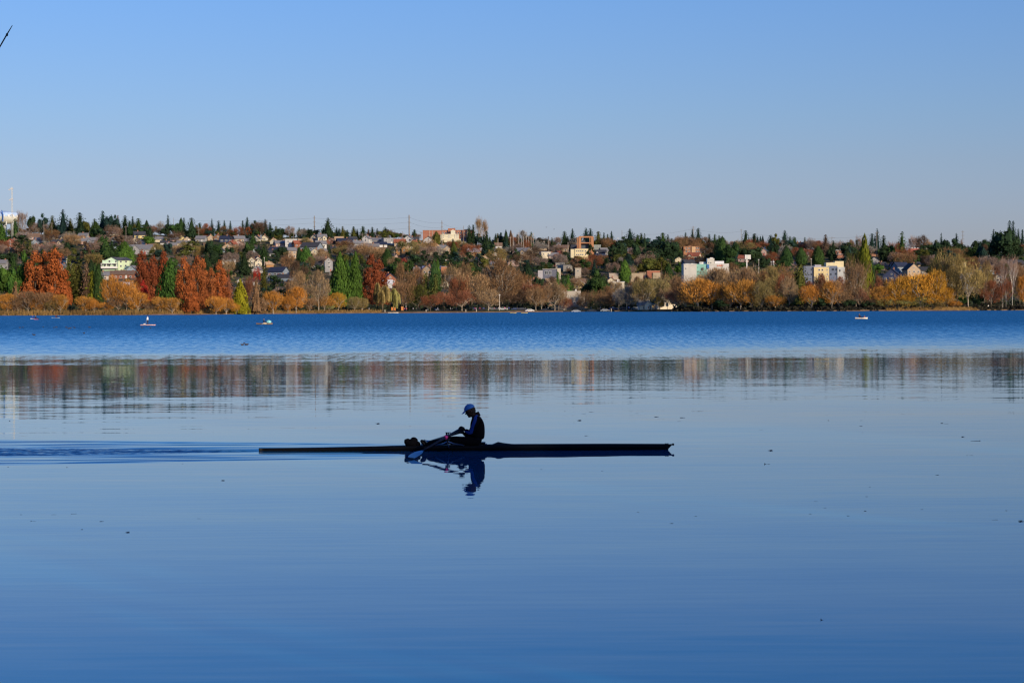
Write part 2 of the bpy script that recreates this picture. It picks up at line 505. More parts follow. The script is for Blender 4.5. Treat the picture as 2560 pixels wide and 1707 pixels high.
def m_column(rnd, prof, count=1300, size=0.032, lump=0.12, core=0.8, z0=0.03, gaps=0.0, jitter=0.65, elong=1.2):
    b = MB()
    ph = [(rnd.uniform(0, 6), rnd.uniform(2, 5), rnd.uniform(5, 14)) for _ in range(5)]
    def f(an, z): return sum(sin(a + an*round(n) + z*m) for a, n, m in ph)/5
    for i in range(count):
        z = rnd.random()**1.05
        if rnd.random() > 0.25 + prof(z): continue
        an = rnd.uniform(0, 2*pi); l = f(an, z)
        if gaps and l < -gaps and rnd.random() < .8: continue
        R = 0.5*prof(z)*(1 + lump*2*l)*rnd.uniform(0.86, 1.06)
        d = Vector((cos(an), sin(an), 0))
        c = d*R + Vector((0, 0, z0 + (1-z0)*z))
        cards(b, rnd, c, (d + Vector((0, 0, 0.25))).normalized(), size, 1, jitter, elong, up=Vector((0, 0, 1)))
    if core: b.poly(*cone_core(rnd, 0.5*core, z0+0.02, 0.96, 9, prof))
    return b
def m_blobs(rnd, blobs, size=0.05, per=70, core=0.72, jitter=0.7, up=None, elong=1.0):
    b = MB()
    for (x, y, z, r, rz) in blobs:
        c = Vector((x, y, z))
        if core: b.blob(c, (r*core, r*core, rz*core), 4, 7, 0.2, rnd)
        for i in range(int(per*(r/0.2)**1.3)+8):
            d = Vector((rnd.gauss(0, 1), rnd.gauss(0, 1), rnd.gauss(0, 1))).normalized()
            k = rnd.uniform(.82, 1.1)
            cards(b, rnd, c + Vector((d.x*r, d.y*r, d.z*rz))*k, d, size, 1, jitter, elong, up)
    return b
def branches(rnd, spread=1.0, limbs=7, base=0.22, up=0.6, r0=0.022, levels=3, wood=None):
    """limb skeleton: returns segments and the ends of the finest ones"""
    segs = []; tips = []
    def grow(p, d, l, r, lev):
        q = p + d*l
        q2 = p + d*l*0.5 + Vector((rnd.gauss(0, 1), rnd.gauss(0, 1), rnd.gauss(0, .6)))*l*0.05
        segs.append((p, q2, q, r, r*0.6, lev))
        if lev == 0:
            tips.append((q, d, l)); return
        for _ in range(3 if lev > 1 else 4):
            nd = (d + Vector((rnd.gauss(0, 1)*spread, rnd.gauss(0, 1)*spread, rnd.gauss(0, .5)+up*.35))*0.48).normalized()
            grow(p + d*l*rnd.uniform(.55, 1.0), nd, l*rnd.uniform(.5, .75), r*0.5, lev-1)
    for k in range(limbs):
        an = 2*pi*k/limbs + rnd.uniform(-.4, .4)
        d = Vector((cos(an)*spread, sin(an)*spread, up*rnd.uniform(.7, 1.7))).normalized()
        grow(Vector((0, 0, base + rnd.uniform(0, .14))), d, rnd.uniform(.24, .36), r0*rnd.uniform(.5, .8), levels-1)
    segs.append((Vector((0, 0, -.02)), Vector((rnd.uniform(-.01, .01), 0, base*.5)), Vector((0, 0, base+.12)), r0*1.3, r0*.8, 9))
    return segs, tips
def m_bare(rnd, twigs=2000, spread=1.0, up=0.6, base=0.2, tw=0.0042, tl=0.075, shell=0.75, r0=0.02, prof=None, limbs=8, upd=0.5, lumps=0):
    """winter tree: real limbs, and a haze of fine twigs that fills a rounded crown unevenly"""
    wood = MB()
    segs, tips = branches(rnd, spread, limbs, base, up, r0)
    zmax = max(t[0].z for t in tips); rmax = max(max(abs(t[0].x), abs(t[0].y)) for t in tips)
    sx, sz = 0.47/rmax, 0.93/zmax
    fix = lambda p: Vector((p.x*sx, p.y*sx, p.z*sz if p.z > base*.5 else p.z))
    for p, m, q, ra, rb, lev in segs:
        wood.tube([fix(p), fix(m), fix(q)], [ra, (ra+rb)/2, rb], 4 if lev < 2 else 6, cap=False)
    cr = MB(); T = [(fix(t[0]), (fix(t[0])-fix(t[0]-t[1]*t[2])).normalized()) for t in tips]
    cz, hz_ = base+0.06+(1-base-.06)/2, (1-base-.06)/2
    L_ = []
    if lumps:
        for _ in range(lumps):
            d = Vector((rnd.gauss(0, 1), rnd.gauss(0, 1), rnd.gauss(0.3, 1))).normalized()
            L_.append((Vector((d.x*.30, d.y*.30, cz+d.z*hz_*.62)), rnd.uniform(.14, .22)))
    for i in range(twigs):
        if lumps and rnd.random() < .75:
            c0, rr = rnd.choice(L_)
            d = Vector((rnd.gauss(0, 1), rnd.gauss(0, 1), rnd.gauss(0, 1))).normalized()*rr*rnd.uniform(.5, 1)
            c = c0 + d
            outd = (c - Vector((0, 0, base+.1))).normalized()
        elif rnd.random() < 0.6:
            q, d0 = rnd.choice(T)
            c = q + Vector((rnd.gauss(0, 1), rnd.gauss(0, 1), rnd.gauss(0, 1)))*0.045
            outd = d0
        else:
            d = Vector((rnd.gauss(0, 1), rnd.gauss(0, 1), rnd.gauss(0, 1))).normalized()
            k = rnd.random()**0.4
            c = Vector((d.x*.47*k, d.y*.47*k, cz + d.z*hz_*k))
            outd = (c - Vector((0, 0, base))).normalized()
        dd = (outd + Vector((0, 0, upd)) + Vector((rnd.gauss(0, 1), rnd.gauss(0, 1), rnd.gauss(0, 1)))*0.45).normalized()
        sd = dd.cross(Vector((rnd.gauss(0, 1), rnd.gauss(0, 1), rnd.gauss(0, 1)))).normalized()
        l = tl*rnd.uniform(.5, 1.3); wv = tw*rnd.uniform(.7, 1.4)
        cr.tri(c - sd*wv, c + sd*wv, c + dd*l)
    return wood, cr
def m_weep(rnd, strands=1500):
    wood = MB(); segs, tips = branches(rnd, 1.0, 7, .25, .7, .022)
    zmax = max(t[0].z for t in tips); rmax = max(abs(t[0].x) for t in tips)
    for p, m, q, ra, rb, lev in segs:
        f = lambda v: Vector((v.x*.36/rmax, v.y*.36/rmax, v.z*.85/zmax))
        wood.tube([f(p), f(m), f(q)], [ra, (ra+rb)/2, rb], 4, cap=False)
    cr = MB()
    bun = [(rnd.uniform(0, 2*pi), rnd.random()**.6*.36, rnd.uniform(.62, .98), rnd.uniform(.10, .19)) for _ in range(16)]
    for i in range(strands):
        an, rr, zt, br = rnd.choice(bun)
        zt2 = zt - .55*rr*rr
        a2 = rnd.uniform(0, 2*pi); k = rnd.random()**.5*br
        c = Vector((cos(an)*rr + cos(a2)*k, sin(an)*rr + sin(a2)*k, zt2 - 1.6*k*k/br*.5 + rnd.gauss(0, .02)))
        l = rnd.uniform(.10, .34)*(.5 + rr*1.6)
        n = Vector((cos(a2+.5), sin(a2+.5), 0))*.009; sw = Vector((rnd.gauss(0, .02), rnd.gauss(0, .02), 0))
        cr.quad(c-n*.5, c+n*.5, c+n*.6+sw-Vector((0, 0, l)), c-n*.6+sw-Vector((0, 0, l)))
    return wood, cr

def R_(s): return random.Random(s)
KM = {}      # kind -> list of (trunk mesh, crown mesh, joined mesh)
def reg(kind, crown, wood, barkmat, crownmat):
    tm = wood.mesh(kind + '_trunk'); tm.materials.append(barkmat)
    cm = crown.mesh(kind + '_crown'); cm.materials.append(crownmat)
    j = MB(); j.v = list(crown.v) + list(wood.v); n = len(crown.v)
    j.f = list(crown.f) + [tuple(i+n for i in f) for f in wood.f]; j.m = [0]*len(crown.f) + [1]*len(wood.f)
    jm = j.mesh(kind + '_tree'); jm.materials.append(crownmat); jm.materials.append(barkmat)
    KM.setdefault(kind, []).append((tm, cm, jm))
def tr(h=0.9, r=0.018):
    b = MB(); trunk(b, h, r); return b
cyp = lambda z: max(0.0, min(1, (1-z)*1.75))**0.62 * (0.72 + 0.28*min(1, z*4)) if z < 1 else 0
pyr = lambda z: max(0.02, (1-z)**0.72)*(0.85+0.15*min(1, z*6))
redw = lambda z: (0.82 + 0.18*min(1, z*5)) * max(0.0, 1-z)**0.50
seq = lambda z: max(0.03, (1-z)**0.55)
for v in range(4):
    reg('F', m_fir(R_(v+1), 24 + 3*v, .35, 1.0, .25+.08*v), tr(.97, .014), BARK, FOL)
for v in range(2):
    reg('T', m_fir(R_(v+31), 15 + 2*v, .55, 1.15, .5), tr(.99, .013), BARK, FOL)       # ragged, open spire
for v in range(3):
    reg('C', m_column(R_(v+11), cyp, 1500, .035, .10, .82), tr(.4, .02), BARK, FOL)
    reg('Q', m_column(R_(v+15), seq if v else pyr, 2100, .034, .17, .72, gaps=.32, jitter=.8, elong=1.0), tr(.5, .025), BARK, FOL)
    rn = R_(v+21); bl = []
    for i in range(17):
        z = .10 + .84*i/16
        pr = redw(z)*.5
        for k in range(5 if z < .7 else 3 if z < .9 else 1):
            an = rn.uniform(0, 6.3); r = rn.uniform(.13, .19)*(1.1-.45*z)
            rr = max(0, pr*rn.uniform(.75, 1.15)-r*.7) if z < .9 else 0
            bl.append((cos(an)*rr, sin(an)*rr, z+rn.uniform(-.03, .03), r, r*.42))
    reg('R', m_blobs(rn, bl, .021, 92, .50, .8, elong=1.0), tr(.93, .020), BARK, FOL)
for v in range(4):
    rn = R_(v+41); bl = []
    for i in range(15):
        d = Vector((rn.gauss(0, 1), rn.gauss(0, 1), rn.gauss(0, 1))).normalized()*rn.uniform(.3, 1)
        r = rn.uniform(.13, .21)
        bl.append((d.x*(.5-r*.8), d.y*(.5-r*.8), .50 + d.z*(.49-r*.7), r, r*.95))
    reg('B', m_blobs(rn, bl, .036, 62), tr(.45, .025), BARK, FOL)
for v in range(4):
    rn = R_(v+51); bl = []
    for i in range(13):
        z = .3 + .66*i/12; rr = (.36*(1-z)**.5+.05)*rn.uniform(.5, 1.15); an = rn.uniform(0, 6.3); r = rn.uniform(.12, .19)*(1.25-.5*z)
        bl.append((cos(an)*rr, sin(an)*rr, z-.02, r, r*.55))
    bl.append((0, 0, .93, .09, .07))
    reg('P', m_blobs(rn, bl, .034, 60, .6), tr(.92, .018), BARK, FOL)
for v in range(4):
    wd, cr = m_bare(R_(v+61), 4300, 1.0, .55, .10, .0048, .07, r0=.015, lumps=7 if v % 2 else 0)
    reg('D', cr, wd, BARK, TWIG)
    reg('L', cr, wd, PALEBARK, TWIG)
for v in range(4):
    wd, cr = m_bare(R_(v+71), 4200, 1.0, .8, .10, .0058, .085, r0=.016, limbs=10, upd=.9, lumps=13)
    reg('W', cr, wd, PALEBARK, TWIG)
for v in range(2):
    wd, cr = m_bare(R_(v+81), 2200, .28, 1.6, .12, .0042, .10, r0=.014, limbs=9, upd=1.8)
    reg('Y', cr, wd, PALEBARK, TWIG)
    wd, cr = m_bare(R_(v+91), 1500, .6, 1.0, .22, .0034, .08, r0=.012, limbs=9, upd=.4)
    reg('K', cr, wd, mat('birch_bark', (0.62, 0.56, 0.48), rough=.8, vary=.3, vscale=1.5), TWIG)
for v in range(2):
    wd, cr = m_weep(R_(v+95), 4200); reg('H', cr, wd, BARK, TWIG)
for v in range(2):       # two-layer dense larch in brown
    reg('E', m_fir(R_(v+101), 26, .45, .85, .3), tr(.97, .016), PALEBARK, FOL)

COLS = {  # name: (albedo, word)
 'dg': ((.022, .042, .018), 'dark green'), 'bg': ((.018, .042, .034), 'blue green'), 'gr': ((.050, .105, .018), 'bright green'),
 'mg': ((.032, .065, .018), 'mid green'), 'ol': ((.075, .080, .018), 'olive green'), 'yo': ((.115, .125, .012), 'yellowish green'),
 'yg': ((.21, .20, .012), 'yellow'), 'rd': ((.27, .080, .024), 'rust orange'), 'dr': ((.20, .054, .022), 'deep red'),
 'cr': ((.34, .03, .02), 'crimson'), 'or': ((0.425, 0.190, 0.038), 'orange gold'), 'go': ((0.490, 0.245, 0.033), 'golden'),
 'br': ((0.208, 0.120, 0.060), 'brown'), 'db': ((0.111, 0.072, 0.047), 'dark brown'), 'tn': ((0.296, 0.192, 0.100), 'tan'), 'rb': ((0.225, 0.086, 0.045), 'reddish brown'),
 'tw': ((0.238, 0.169, 0.133), 'pinkish grey'), 'gy': ((0.240, 0.212, 0.180), 'grey'), 'kh': ((0.232, 0.180, 0.068), 'khaki'), 'kg': ((.30, .27, .085), 'greenish khaki'),
}
KINDN = {'F': ('fir_tree', 'fir tree', 'conical fir'), 'T': ('spruce_tree', 'spruce tree', 'ragged spruce'), 'C': ('cypress_tree', 'cypress tree', 'dense cypress'),
 'Q': ('sequoia_tree', 'sequoia tree', 'feathery sequoia'), 'R': ('redwood_tree', 'redwood tree', 'feathery redwood'), 'B': ('evergreen_tree', 'evergreen tree', 'bushy evergreen'),
 'P': ('pine_tree', 'pine tree', 'layered pine'), 'D': ('bare_tree', 'bare tree', 'bare branched tree'), 'L': ('bare_tree', 'bare tree', 'bare pale-limbed tree'),
 'W': ('willow_tree', 'willow tree', 'rounded willow'), 'Y': ('poplar_tree', 'poplar tree', 'narrow poplar'), 'K': ('birch_tree', 'birch tree', 'white birch'),
 'H': ('weeping_willow', 'willow tree', 'weeping willow'), 'E': ('larch_tree', 'larch tree', 'conical larch')}

TREES = """
D 52 527 590 26 tw|F 4 552 606 34 gr|F 38 547 600 26 mg|B 79 534 572 22 dg|B 104 531 575 29 bg|F 131 538 588 26 ol|T 158 522 592 27 bg|F 176 545 592 20 ol|F 200 531 596 30 dg|B 215 548 592 30 ol|F 237 547 590 20 mg|T 257 527 588 24 bg|B 272 533 590 26 bg|B 286 535 588 24 bg|F 295 538 584 13 db|C 235 563 592 17 gr|D 85 555 592 30 tw|D 285 563 602 40 tw|D 120 560 590 26 tw|F 313 539 586 22 dg
F 324 552 590 20 mg|T 332 541 580 13 bg|F 346 546 582 26 mg|C 367 551 582 11 dg|D 380 562 590 22 tw|D 403 553 582 22 gy|T 420 537 566 14 bg|B 414 560 592 28 dg|B 436 554 592 36 mg|F 452 548 580 16 dg|C 453 545 590 12 mg|F 460 544 592 12 dg|F 479 544 596 30 dg|F 500 557 592 22 dg|D 520 558 592 30 rb|T 530 546 580 12 bg|F 547 551 590 18 bg|T 561 550 590 14 bg|T 576 552 590 12 bg|D 598 565 592 28 rd|D 623 566 592 24 rd|T 607 551 584 14 bg|T 618 542 584 20 bg|B 640 549 590 30 bg|D 656 556 592 30 db
D 650 552 596 36 db|F 663 547 590 14 bg|F 675 556 590 14 bg|B 701 568 596 32 dg|D 724 564 598 26 tw|T 748 568 592 12 mg|D 766 574 594 24 tw|B 786 574 594 19 dg|T 820 544 600 29 dg|T 842 567 590 10 bg|B 860 576 596 24 ol|F 884 566 596 15 dg|F 893 572 596 10 dg|F 908 572 594 12 db|F 921 573 594 12 db|T 943 571 592 12 bg|D 930 580 598 22 tw|D 965 588 602 18 tw|B 986 578 600 24 ol|T 1032 580 600 11 bg|C 1091 579 614 17 ol|T 1132 597 626 20 bg|F 1173 562 590 15 dg|F 1183 561 590 14 dg|Y 1199 543 608 24 tn|Y 1213 550 600 15 tn|T 1217 577 640 24 dg|B 1222 605 650 42 dg|T 1239 583 606 12 bg|B 1252 580 616 20 bg|C 1265 575 622 9 dg|C 1277 576 620 9 db
D 1305 575 612 30 gy|F 1293 585 604 12 db|B 1325 587 622 20 db|D 1350 597 622 22 tw|T 1371 591 632 10 db|T 1380 594 626 11 dg|F 1411 578 612 22 dg|T 1431 571 612 19 bg|B 1448 589 610 18 ol|T 1465 569 604 24 bg|F 1476 570 602 20 bg|F 1496 578 626 25 ol|F 1510 581 610 10 bg|F 1519 585 616 12 dg|T 1529 577 620 15 bg|T 1575 571 604 27 bg|D 1515 595 626 24 br|D 1540 600 622 24 br|T 1612 583 640 11 dg|T 1670 586 620 14 dg|D 1700 590 632 36 br|F 1714 580 606 14 bg|T 1731 572 602 14 bg|F 1746 570 606 22 bg|F 1773 584 618 15 bg|F 1787 585 624 16 mg|D 1730 592 626 50 br|D 1762 592 622 30 br|F 1798 589 620 16 mg|F 1864 575 640 26 dg|B 1853 615 650 36 dg|C 1885 586 618 7 bg|C 1894 592 620 7 bg|C 1901 591 620 7 bg|C 1907 590 620 7 bg|D 1878 596 624 20 rb
B 1941 582 624 24 ol|T 1962 575 632 24 bg|F 1975 590 632 16 mg|F 1988 593 608 11 mg|T 2012 593 612 12 mg|D 2028 595 634 30 tw|D 2046 606 640 26 br|F 2064 586 642 20 db|T 2083 600 652 20 dg|D 2105 604 626 26 rb|D 2125 598 628 28 br|F 2142 600 640 18 dg|D 2152 590 630 22 tw|F 2180 583 622 22 bg|T 2193 570 626 18 bg|F 2209 588 658 24 dg|B 2222 606 656 32 mg|D 2240 604 650 40 rb|T 2255 578 658 26 mg|D 2285 590 626 30 tw|D 2304 586 630 32 db|D 2318 598 634 24 tn|T 2353 582 604 11 bg|B 2354 592 656 46 dg|B 2382 594 656 44 dg|B 2404 606 654 34 dg|T 2391 582 640 17 bg|T 2403 598 650 14 db|B 2455 591 652 42 dg|D 2460 610 660 28 db|T 2484 572 650 20 bg|B 2506 560 668 74 dg|B 2530 578 668 54 dg|B 2486 588 664 40 dg|F 2524 551 620 20 bg|F 2533 551 622 18 bg|F 2546 571 620 14 bg|F 2556 573 620 14 bg|B 2556 640 670 26 mg|T 2330 606 640 12 mg|F 2420 614 640 12 bg
P 185 620 668 32 ol|P 217 604 668 34 db|T 265 590 654 54 mg|C 312 604 664 42 gr|P 60 588 636 52 dg|P 45 605 650 40 db|F 76 598 640 24 ol|B 165 597 645 30 dg|D 130 605 650 50 tw|D 95 608 650 44 tw|D 160 620 660 34 br|B 145 615 655 26 dg|B 20 625 670 50 dg|D 10 600 640 30 rb|D 235 608 640 40 tw|B 300 585 610 30 db|D 325 590 620 26 tw|P 288 608 650 24 dg
B 373 587 616 34 gr|D 392 608 645 34 kh|B 420 603 642 28 bg|D 445 612 650 30 tn|P 482 602 655 60 ol|D 465 602 640 40 kh|B 522 594 652 30 dg|B 542 604 652 32 mg|B 575 612 660 30 dg|D 588 612 650 26 tn|B 558 627 655 28 mg|C 535 628 664 30 dg|F 612 627 690 34 dg|F 632 582 612 18 mg|B 624 597 652 30 mg|D 500 615 650 34 kh|D 440 640 670 40 br|P 380 625 650 30 ol|D 600 606 640 30 tw
F 660 608 660 26 mg|B 703 612 656 38 dg|P 690 628 668 30 dg|C 765 616 672 30 gr|C 748 618 660 12 mg|T 823 613 650 13 dg|B 842 617 642 22 dg|D 852 614 645 40 kh|D 905 610 655 42 tw|B 941 624 660 38 dg|D 720 628 688 32 br|D 715 640 680 22 rb|D 748 652 712 54 db|F 797 630 655 14 dg|D 775 640 680 24 br|D 815 640 672 24 tw|B 800 658 690 26 dg|D 880 610 650 30 tw|D 870 598 630 30 br
B 1040 632 668 42 dg|P 1062 626 668 30 dg|P 1090 630 668 34 dg|P 1118 628 668 34 dg|P 1141 630 668 28 bg|P 1170 630 672 34 dg|P 1196 634 676 38 bg|B 1212 640 678 30 ol|C 968 622 668 22 mg|F 975 625 660 18 dg|D 1010 644 680 18 cr|D 985 640 675 36 tn|D 1005 600 640 24 ol|D 1150 600 628 36 kh|B 1160 608 640 20 bg|B 1178 660 690 24 ol|B 1045 600 618 24 mg|B 1020 628 642 16 mg
B 1288 620 660 26 dg|B 1350 633 668 22 dg|B 1385 642 668 32 dg|P 1414 630 660 30 dg|P 1440 640 676 26 db|P 1478 612 668 28 dg|B 1500 642 672 26 dg|P 1530 622 670 40 dg|B 1550 602 645 30 dg|B 1592 600 668 30 dg|B 1562 630 672 54 ol|P 1320 650 690 40 bg|P 1434 645 694 36 db|P 1466 650 688 24 dg|C 1562 650 708 25 gr|D 1535 655 690 40 tw|B 1604 655 690 30 ol|D 1480 660 690 30 rb|D 1350 640 670 40 tw|D 1295 610 640 40 tw|B 1370 655 675 24 mg|D 1400 632 650 30 rb|D 1510 640 668 24 br|B 1345 660 690 30 dg
B 1672 596 660 62 dg|B 1642 612 662 50 dg|B 1620 615 660 34 dg|C 1806 592 664 28 mg|B 1830 601 668 40 mg|C 1795 600 650 20 dg|B 1820 640 675 40 mg|B 1883 612 668 60 dg|B 1905 638 680 40 dg|B 1625 638 684 50 ol|B 1660 645 690 32 ol|B 1697 655 686 26 gr|B 1778 630 660 44 dg|D 1722 640 665 30 rb|D 1765 618 645 30 db|B 1850 650 680 40 mg|D 1740 605 640 40 br|D 1690 600 640 30 br|B 1695 622 652 30 dg|D 1780 605 632 24 db|D 1750 640 664 30 db
C 1966 615 668 26 mg|C 2003 619 665 25 mg|C 2045 615 665 25 mg|B 2080 615 658 26 dg|T 2121 630 705 20 dg|D 1930 630 668 34 rb|D 1990 618 652 40 rb|D 2022 622 656 34 rb|B 1935 600 650 24 dg|D 2240 630 665 40 tw|B 2232 660 680 18 mg|B 2190 655 694 40 gr|D 2150 650 700 30 rb|B 2240 640 672 26 dg|B 2285 640 665 60 dg|D 2330 636 672 36 tw|B 2316 620 652 24 mg|D 2430 640 672 44 br|D 2500 650 690 40 tw|D 2540 660 700 40 br|B 2490 632 668 36 dg
"""
SHORE_TREES = """
B 16 652 776 60 gr|B 60 620 775 48 gr|B 38 665 776 46 gr|F 217 655 772 30 db|E 40 702 784 40 br|R 89 627 776 66 rd|R 138 618 776 70 rd|R 112 626 772 40 rd|R 165 680 774 30 rd|F 198 650 770 58 ol|F 231 676 772 40 yo|C 247 660 772 26 mg|F 185 655 765 40 ol|F 172 640 762 34 ol
R 355 622 776 42 dr|R 385 636 774 40 dr|R 411 622 772 34 dr|R 368 650 773 36 dr|R 358 700 780 30 cr|Q 426 650 779 62 gr|Q 374 690 774 24 mg
R 461 640 782 48 rd|R 495 637 782 46 rd|R 508 644 776 34 rd|R 478 668 783 34 rd|R 550 650 778 42 rd|R 528 668 778 34 rd|E 572 672 775 34 rb|Q 601 697 783 38 yg|D 643 668 720 20 cr|E 640 690 784 46 br|D 620 690 775 40 rb
F 661 664 752 26 ol|P 690 688 770 64 dg|P 660 720 772 36 bg|D 748 676 776 48 tn|L 797 674 785 62 tn|Q 851 632 776 56 gr|Q 889 630 776 40 gr|Q 868 650 774 40 gr|Q 838 680 772 36 mg|R 930 634 776 52 dr|R 948 646 774 48 dr|H 957 700 784 58 kh|H 984 718 783 40 kg|D 730 690 772 30 br
D 1010 655 776 54 br|F 1030 680 768 32 ol|D 1045 665 768 44 br|C 1086 648 752 24 mg|C 1094 648 740 16 gr|F 1066 680 770 26 ol|F 1089 684 772 30 ol|B 1107 682 720 14 mg|D 1160 650 760 38 br|D 1130 660 770 52 tn|D 1180 678 776 88 tn|D 1148 690 776 54 rb|L 1256 646 776 104 br|D 1230 660 770 60 db|D 1275 665 772 60 br
D 1008 702 779 60 br|D 1046 708 779 56 ol|D 1076 735 780 50 rb|D 1110 728 778 56 rb|D 1135 728 775 40 db|L 1155 725 780 70 rb|L 1221 722 780 60 tn|D 1262 728 777 66 db|D 1300 720 776 50 db|D 1195 732 776 40 db
L 1340 716 780 46 tn|L 1354 715 780 46 br|L 1387 703 780 54 tn|L 1397 706 779 40 br|D 1330 705 770 60 rb|D 1300 680 768 60 br|L 1415 744 781 34 rb|L 1465 726 780 38 br|L 1455 745 780 24 tn|D 1502 727 780 44 br|D 1516 714 776 46 br|B 1489 668 770 64 mg|B 1505 680 768 40 dg|B 1476 690 766 34 dg|F 1421 686 750 32 gr|F 1394 678 745 20 gr|F 1408 690 745 24 mg|D 1525 730 778 30 db|L 1567 714 781 68 gy|L 1596 703 779 46 tn|L 1547 725 778 30 gy
L 1612 694 779 60 kh|D 1640 690 776 66 kh|D 1670 684 772 64 br|D 1700 688 776 70 br|D 1660 700 775 40 tn|L 1690 720 780 50 rb|L 1668 720 780 36 tn|D 1740 686 768 70 tn|D 1785 668 764 84 tn|D 1830 668 762 76 tn|D 1880 666 764 84 tn|D 1925 672 770 70 kh|D 1760 672 764 50 br
W 1745 698 780 104 or|W 1715 718 781 60 br|W 1780 704 781 70 or|W 1650 742 781 26 go|W 1852 698 778 92 or|W 1825 712 780 50 br|W 1905 705 778 56 kh|W 1900 736 781 44 kh|W 1880 725 781 50 or|D 1940 690 772 60 kh|D 1955 664 760 66 br|L 1973 688 776 44 tn|F 2003 658 774 56 ol|F 1990 670 774 30 ol
D 1380 690 745 44 db|B 1345 688 740 30 dg|D 1440 690 742 40 br|D 1535 700 750 44 tn|D 1590 690 750 40 br|D 1712 690 770 52 tn|D 1790 672 766 76 br|D 1815 668 768 70 tn|D 1860 670 768 70 br|D 1905 676 770 60 br|D 1960 684 772 50 rb|D 2022 702 774 50 rb|D 2062 694 772 58 br|D 2096 690 772 50 rb|D 2125 700 774 44 br|W 1938 738 781 58 or|W 2030 714 780 60 or|W 2080 703 780 54 or|W 2112 728 781 50 br|D 2058 680 772 54 rb|L 2098 700 776 60 tn|Y 2145 624 770 52 ol|L 2140 650 776 54 br|C 2162 588 770 30 yo|C 2176 640 768 26 mg|Y 2128 640 766 26 br|D 2150 718 779 56 rb|W 2150 716 781 44 tn|W 2200 716 781 58 or|D 2190 690 774 40 rb|D 2175 740 781 40 db
W 2247 688 781 66 go|W 2300 684 782 110 go|W 2340 676 780 60 go|W 2368 718 781 54 go|W 2265 735 783 60 go|W 2212 744 785 56 kg|W 2262 748 786 60 kg|W 2308 742 786 64 kg|W 2350 748 785 50 kh|W 2385 752 784 40 or|B 2200 690 765 50 db|B 2410 722 772 46 mg|B 2440 728 774 40 dg|B 1850 735 776 60 dg|B 1800 745 778 60 dg|B 1770 742 776 44 dg|B 1965 735 774 50 dg|B 2060 738 776 44 dg|B 2170 745 777 40 dg|B 2120 742 777 40 dg|W 2225 740 781 50 go|W 2330 735 783 66 go|L 2362 628 774 76 kh|D 2392 634 776 50 kh|L 2420 648 776 84 kh|D 2460 650 770 64 br|L 2455 660 772 50 kh|L 2478 700 778 56 rb|D 2505 690 776 50 rb|K 2507 642 779 28 tw|K 2531 634 779 30 tw|K 2515 690 779 18 tw|D 2550 660 772 40 br|W 2560 690 778 36 or
W 18 735 789 60 or|W 70 728 789 56 br|W 112 730 789 64 br|W 150 736 788 50 or|W 45 742 790 50 br|W 95 745 790 44 or|W 130 750 789 40 kh|W 214 740 788 56 or|W 236 748 788 40 or|W 268 755 788 44 or|W 276 690 786 50 or|W 316 700 786 62 or|W 345 732 787 64 or|W 295 735 788 46 br|W 400 741 787 46 or|W 430 744 786 50 or|W 376 755 787 40 br|W 540 740 785 52 or|W 566 745 785 46 or|W 592 757 784 28 go|W 683 727 784 56 or|W 740 718 784 60 or|W 720 740 785 40 or|W 812 738 784 50 or|W 846 732 784 42 go|W 824 758 784 24 kg|W 886 742 784 38 kh|W 906 745 784 34 kh|W 775 745 782 36 br|W 655 745 783 30 br
"""
ALLT = []     # records for the labels: (object, kind, colour, px, D, band)
TRI = [0]
def plant(rec, shore):
    k, x, top, base, wpx, col = rec.split()
    x, top, base, wpx = map(float, (x, top, base, wpx))
    p = land(x, base)
    D = p.y
    rnd = random.Random(int(x*131 + top*7))
    ztop = CAMZ + (hz(x) - top)*D/FPX
    h = max(2.0, ztop - p.z); wd = wpx*D/FPX*{'F': 1.9, 'T': 1.95, 'C': 1.35, 'B': 1.3, 'P': 1.3, 'R': 1.35, 'Q': 1.4, 'H': 1.0, 'E': 1.3, 'Y': 1.2}.get(k, 1.12)
    vs = KM[k]; tm, cm, jm = vs[rnd.randrange(len(vs))]
    rz = rnd.uniform(0, 6.28)
    c0, word = COLS[col]
    j = rnd.uniform(.85, 1.15); j2 = rnd.uniform(.92, 1.08)
    c = (c0[0]*j*j2, c0[1]*j, c0[2]*j/j2, 1)
    name = KINDN[k][0]
    big = shore or h*FPX/D > 55
    if big:
        r = empty(name, p, rz); r.scale = (wd, wd, h)
        t = link('trunk', tm, parent=r); cr = link('crown', cm, parent=r); cr.color = c
    else:
        r = link(name, jm, loc=p); r.rotation_euler = (0, 0, rz); r.scale = (wd, wd, h); r.color = c
    r['category'] = KINDN[k][1]
    rel = base
    band = 'by the shore' if shore and base > 775 else ('behind shore trees' if shore else ('on the skyline' if top < pl(RIDGE, x)-9 else 'on the slope'))
    size = 'tall ' if h > (20 if shore else 15) else ('small ' if h < (9 if shore else 7) else '')
    ALLT.append([r, size + word + ' ' + KINDN[k][2], x, band, KINDN[k][0]])
    return r
for s in TREES.replace('\n', '|').split('|'):
    if s.strip(): plant(s, False)
for s in SHORE_TREES.replace('\n', '|').split('|'):
    if s.strip(): plant(s, True)

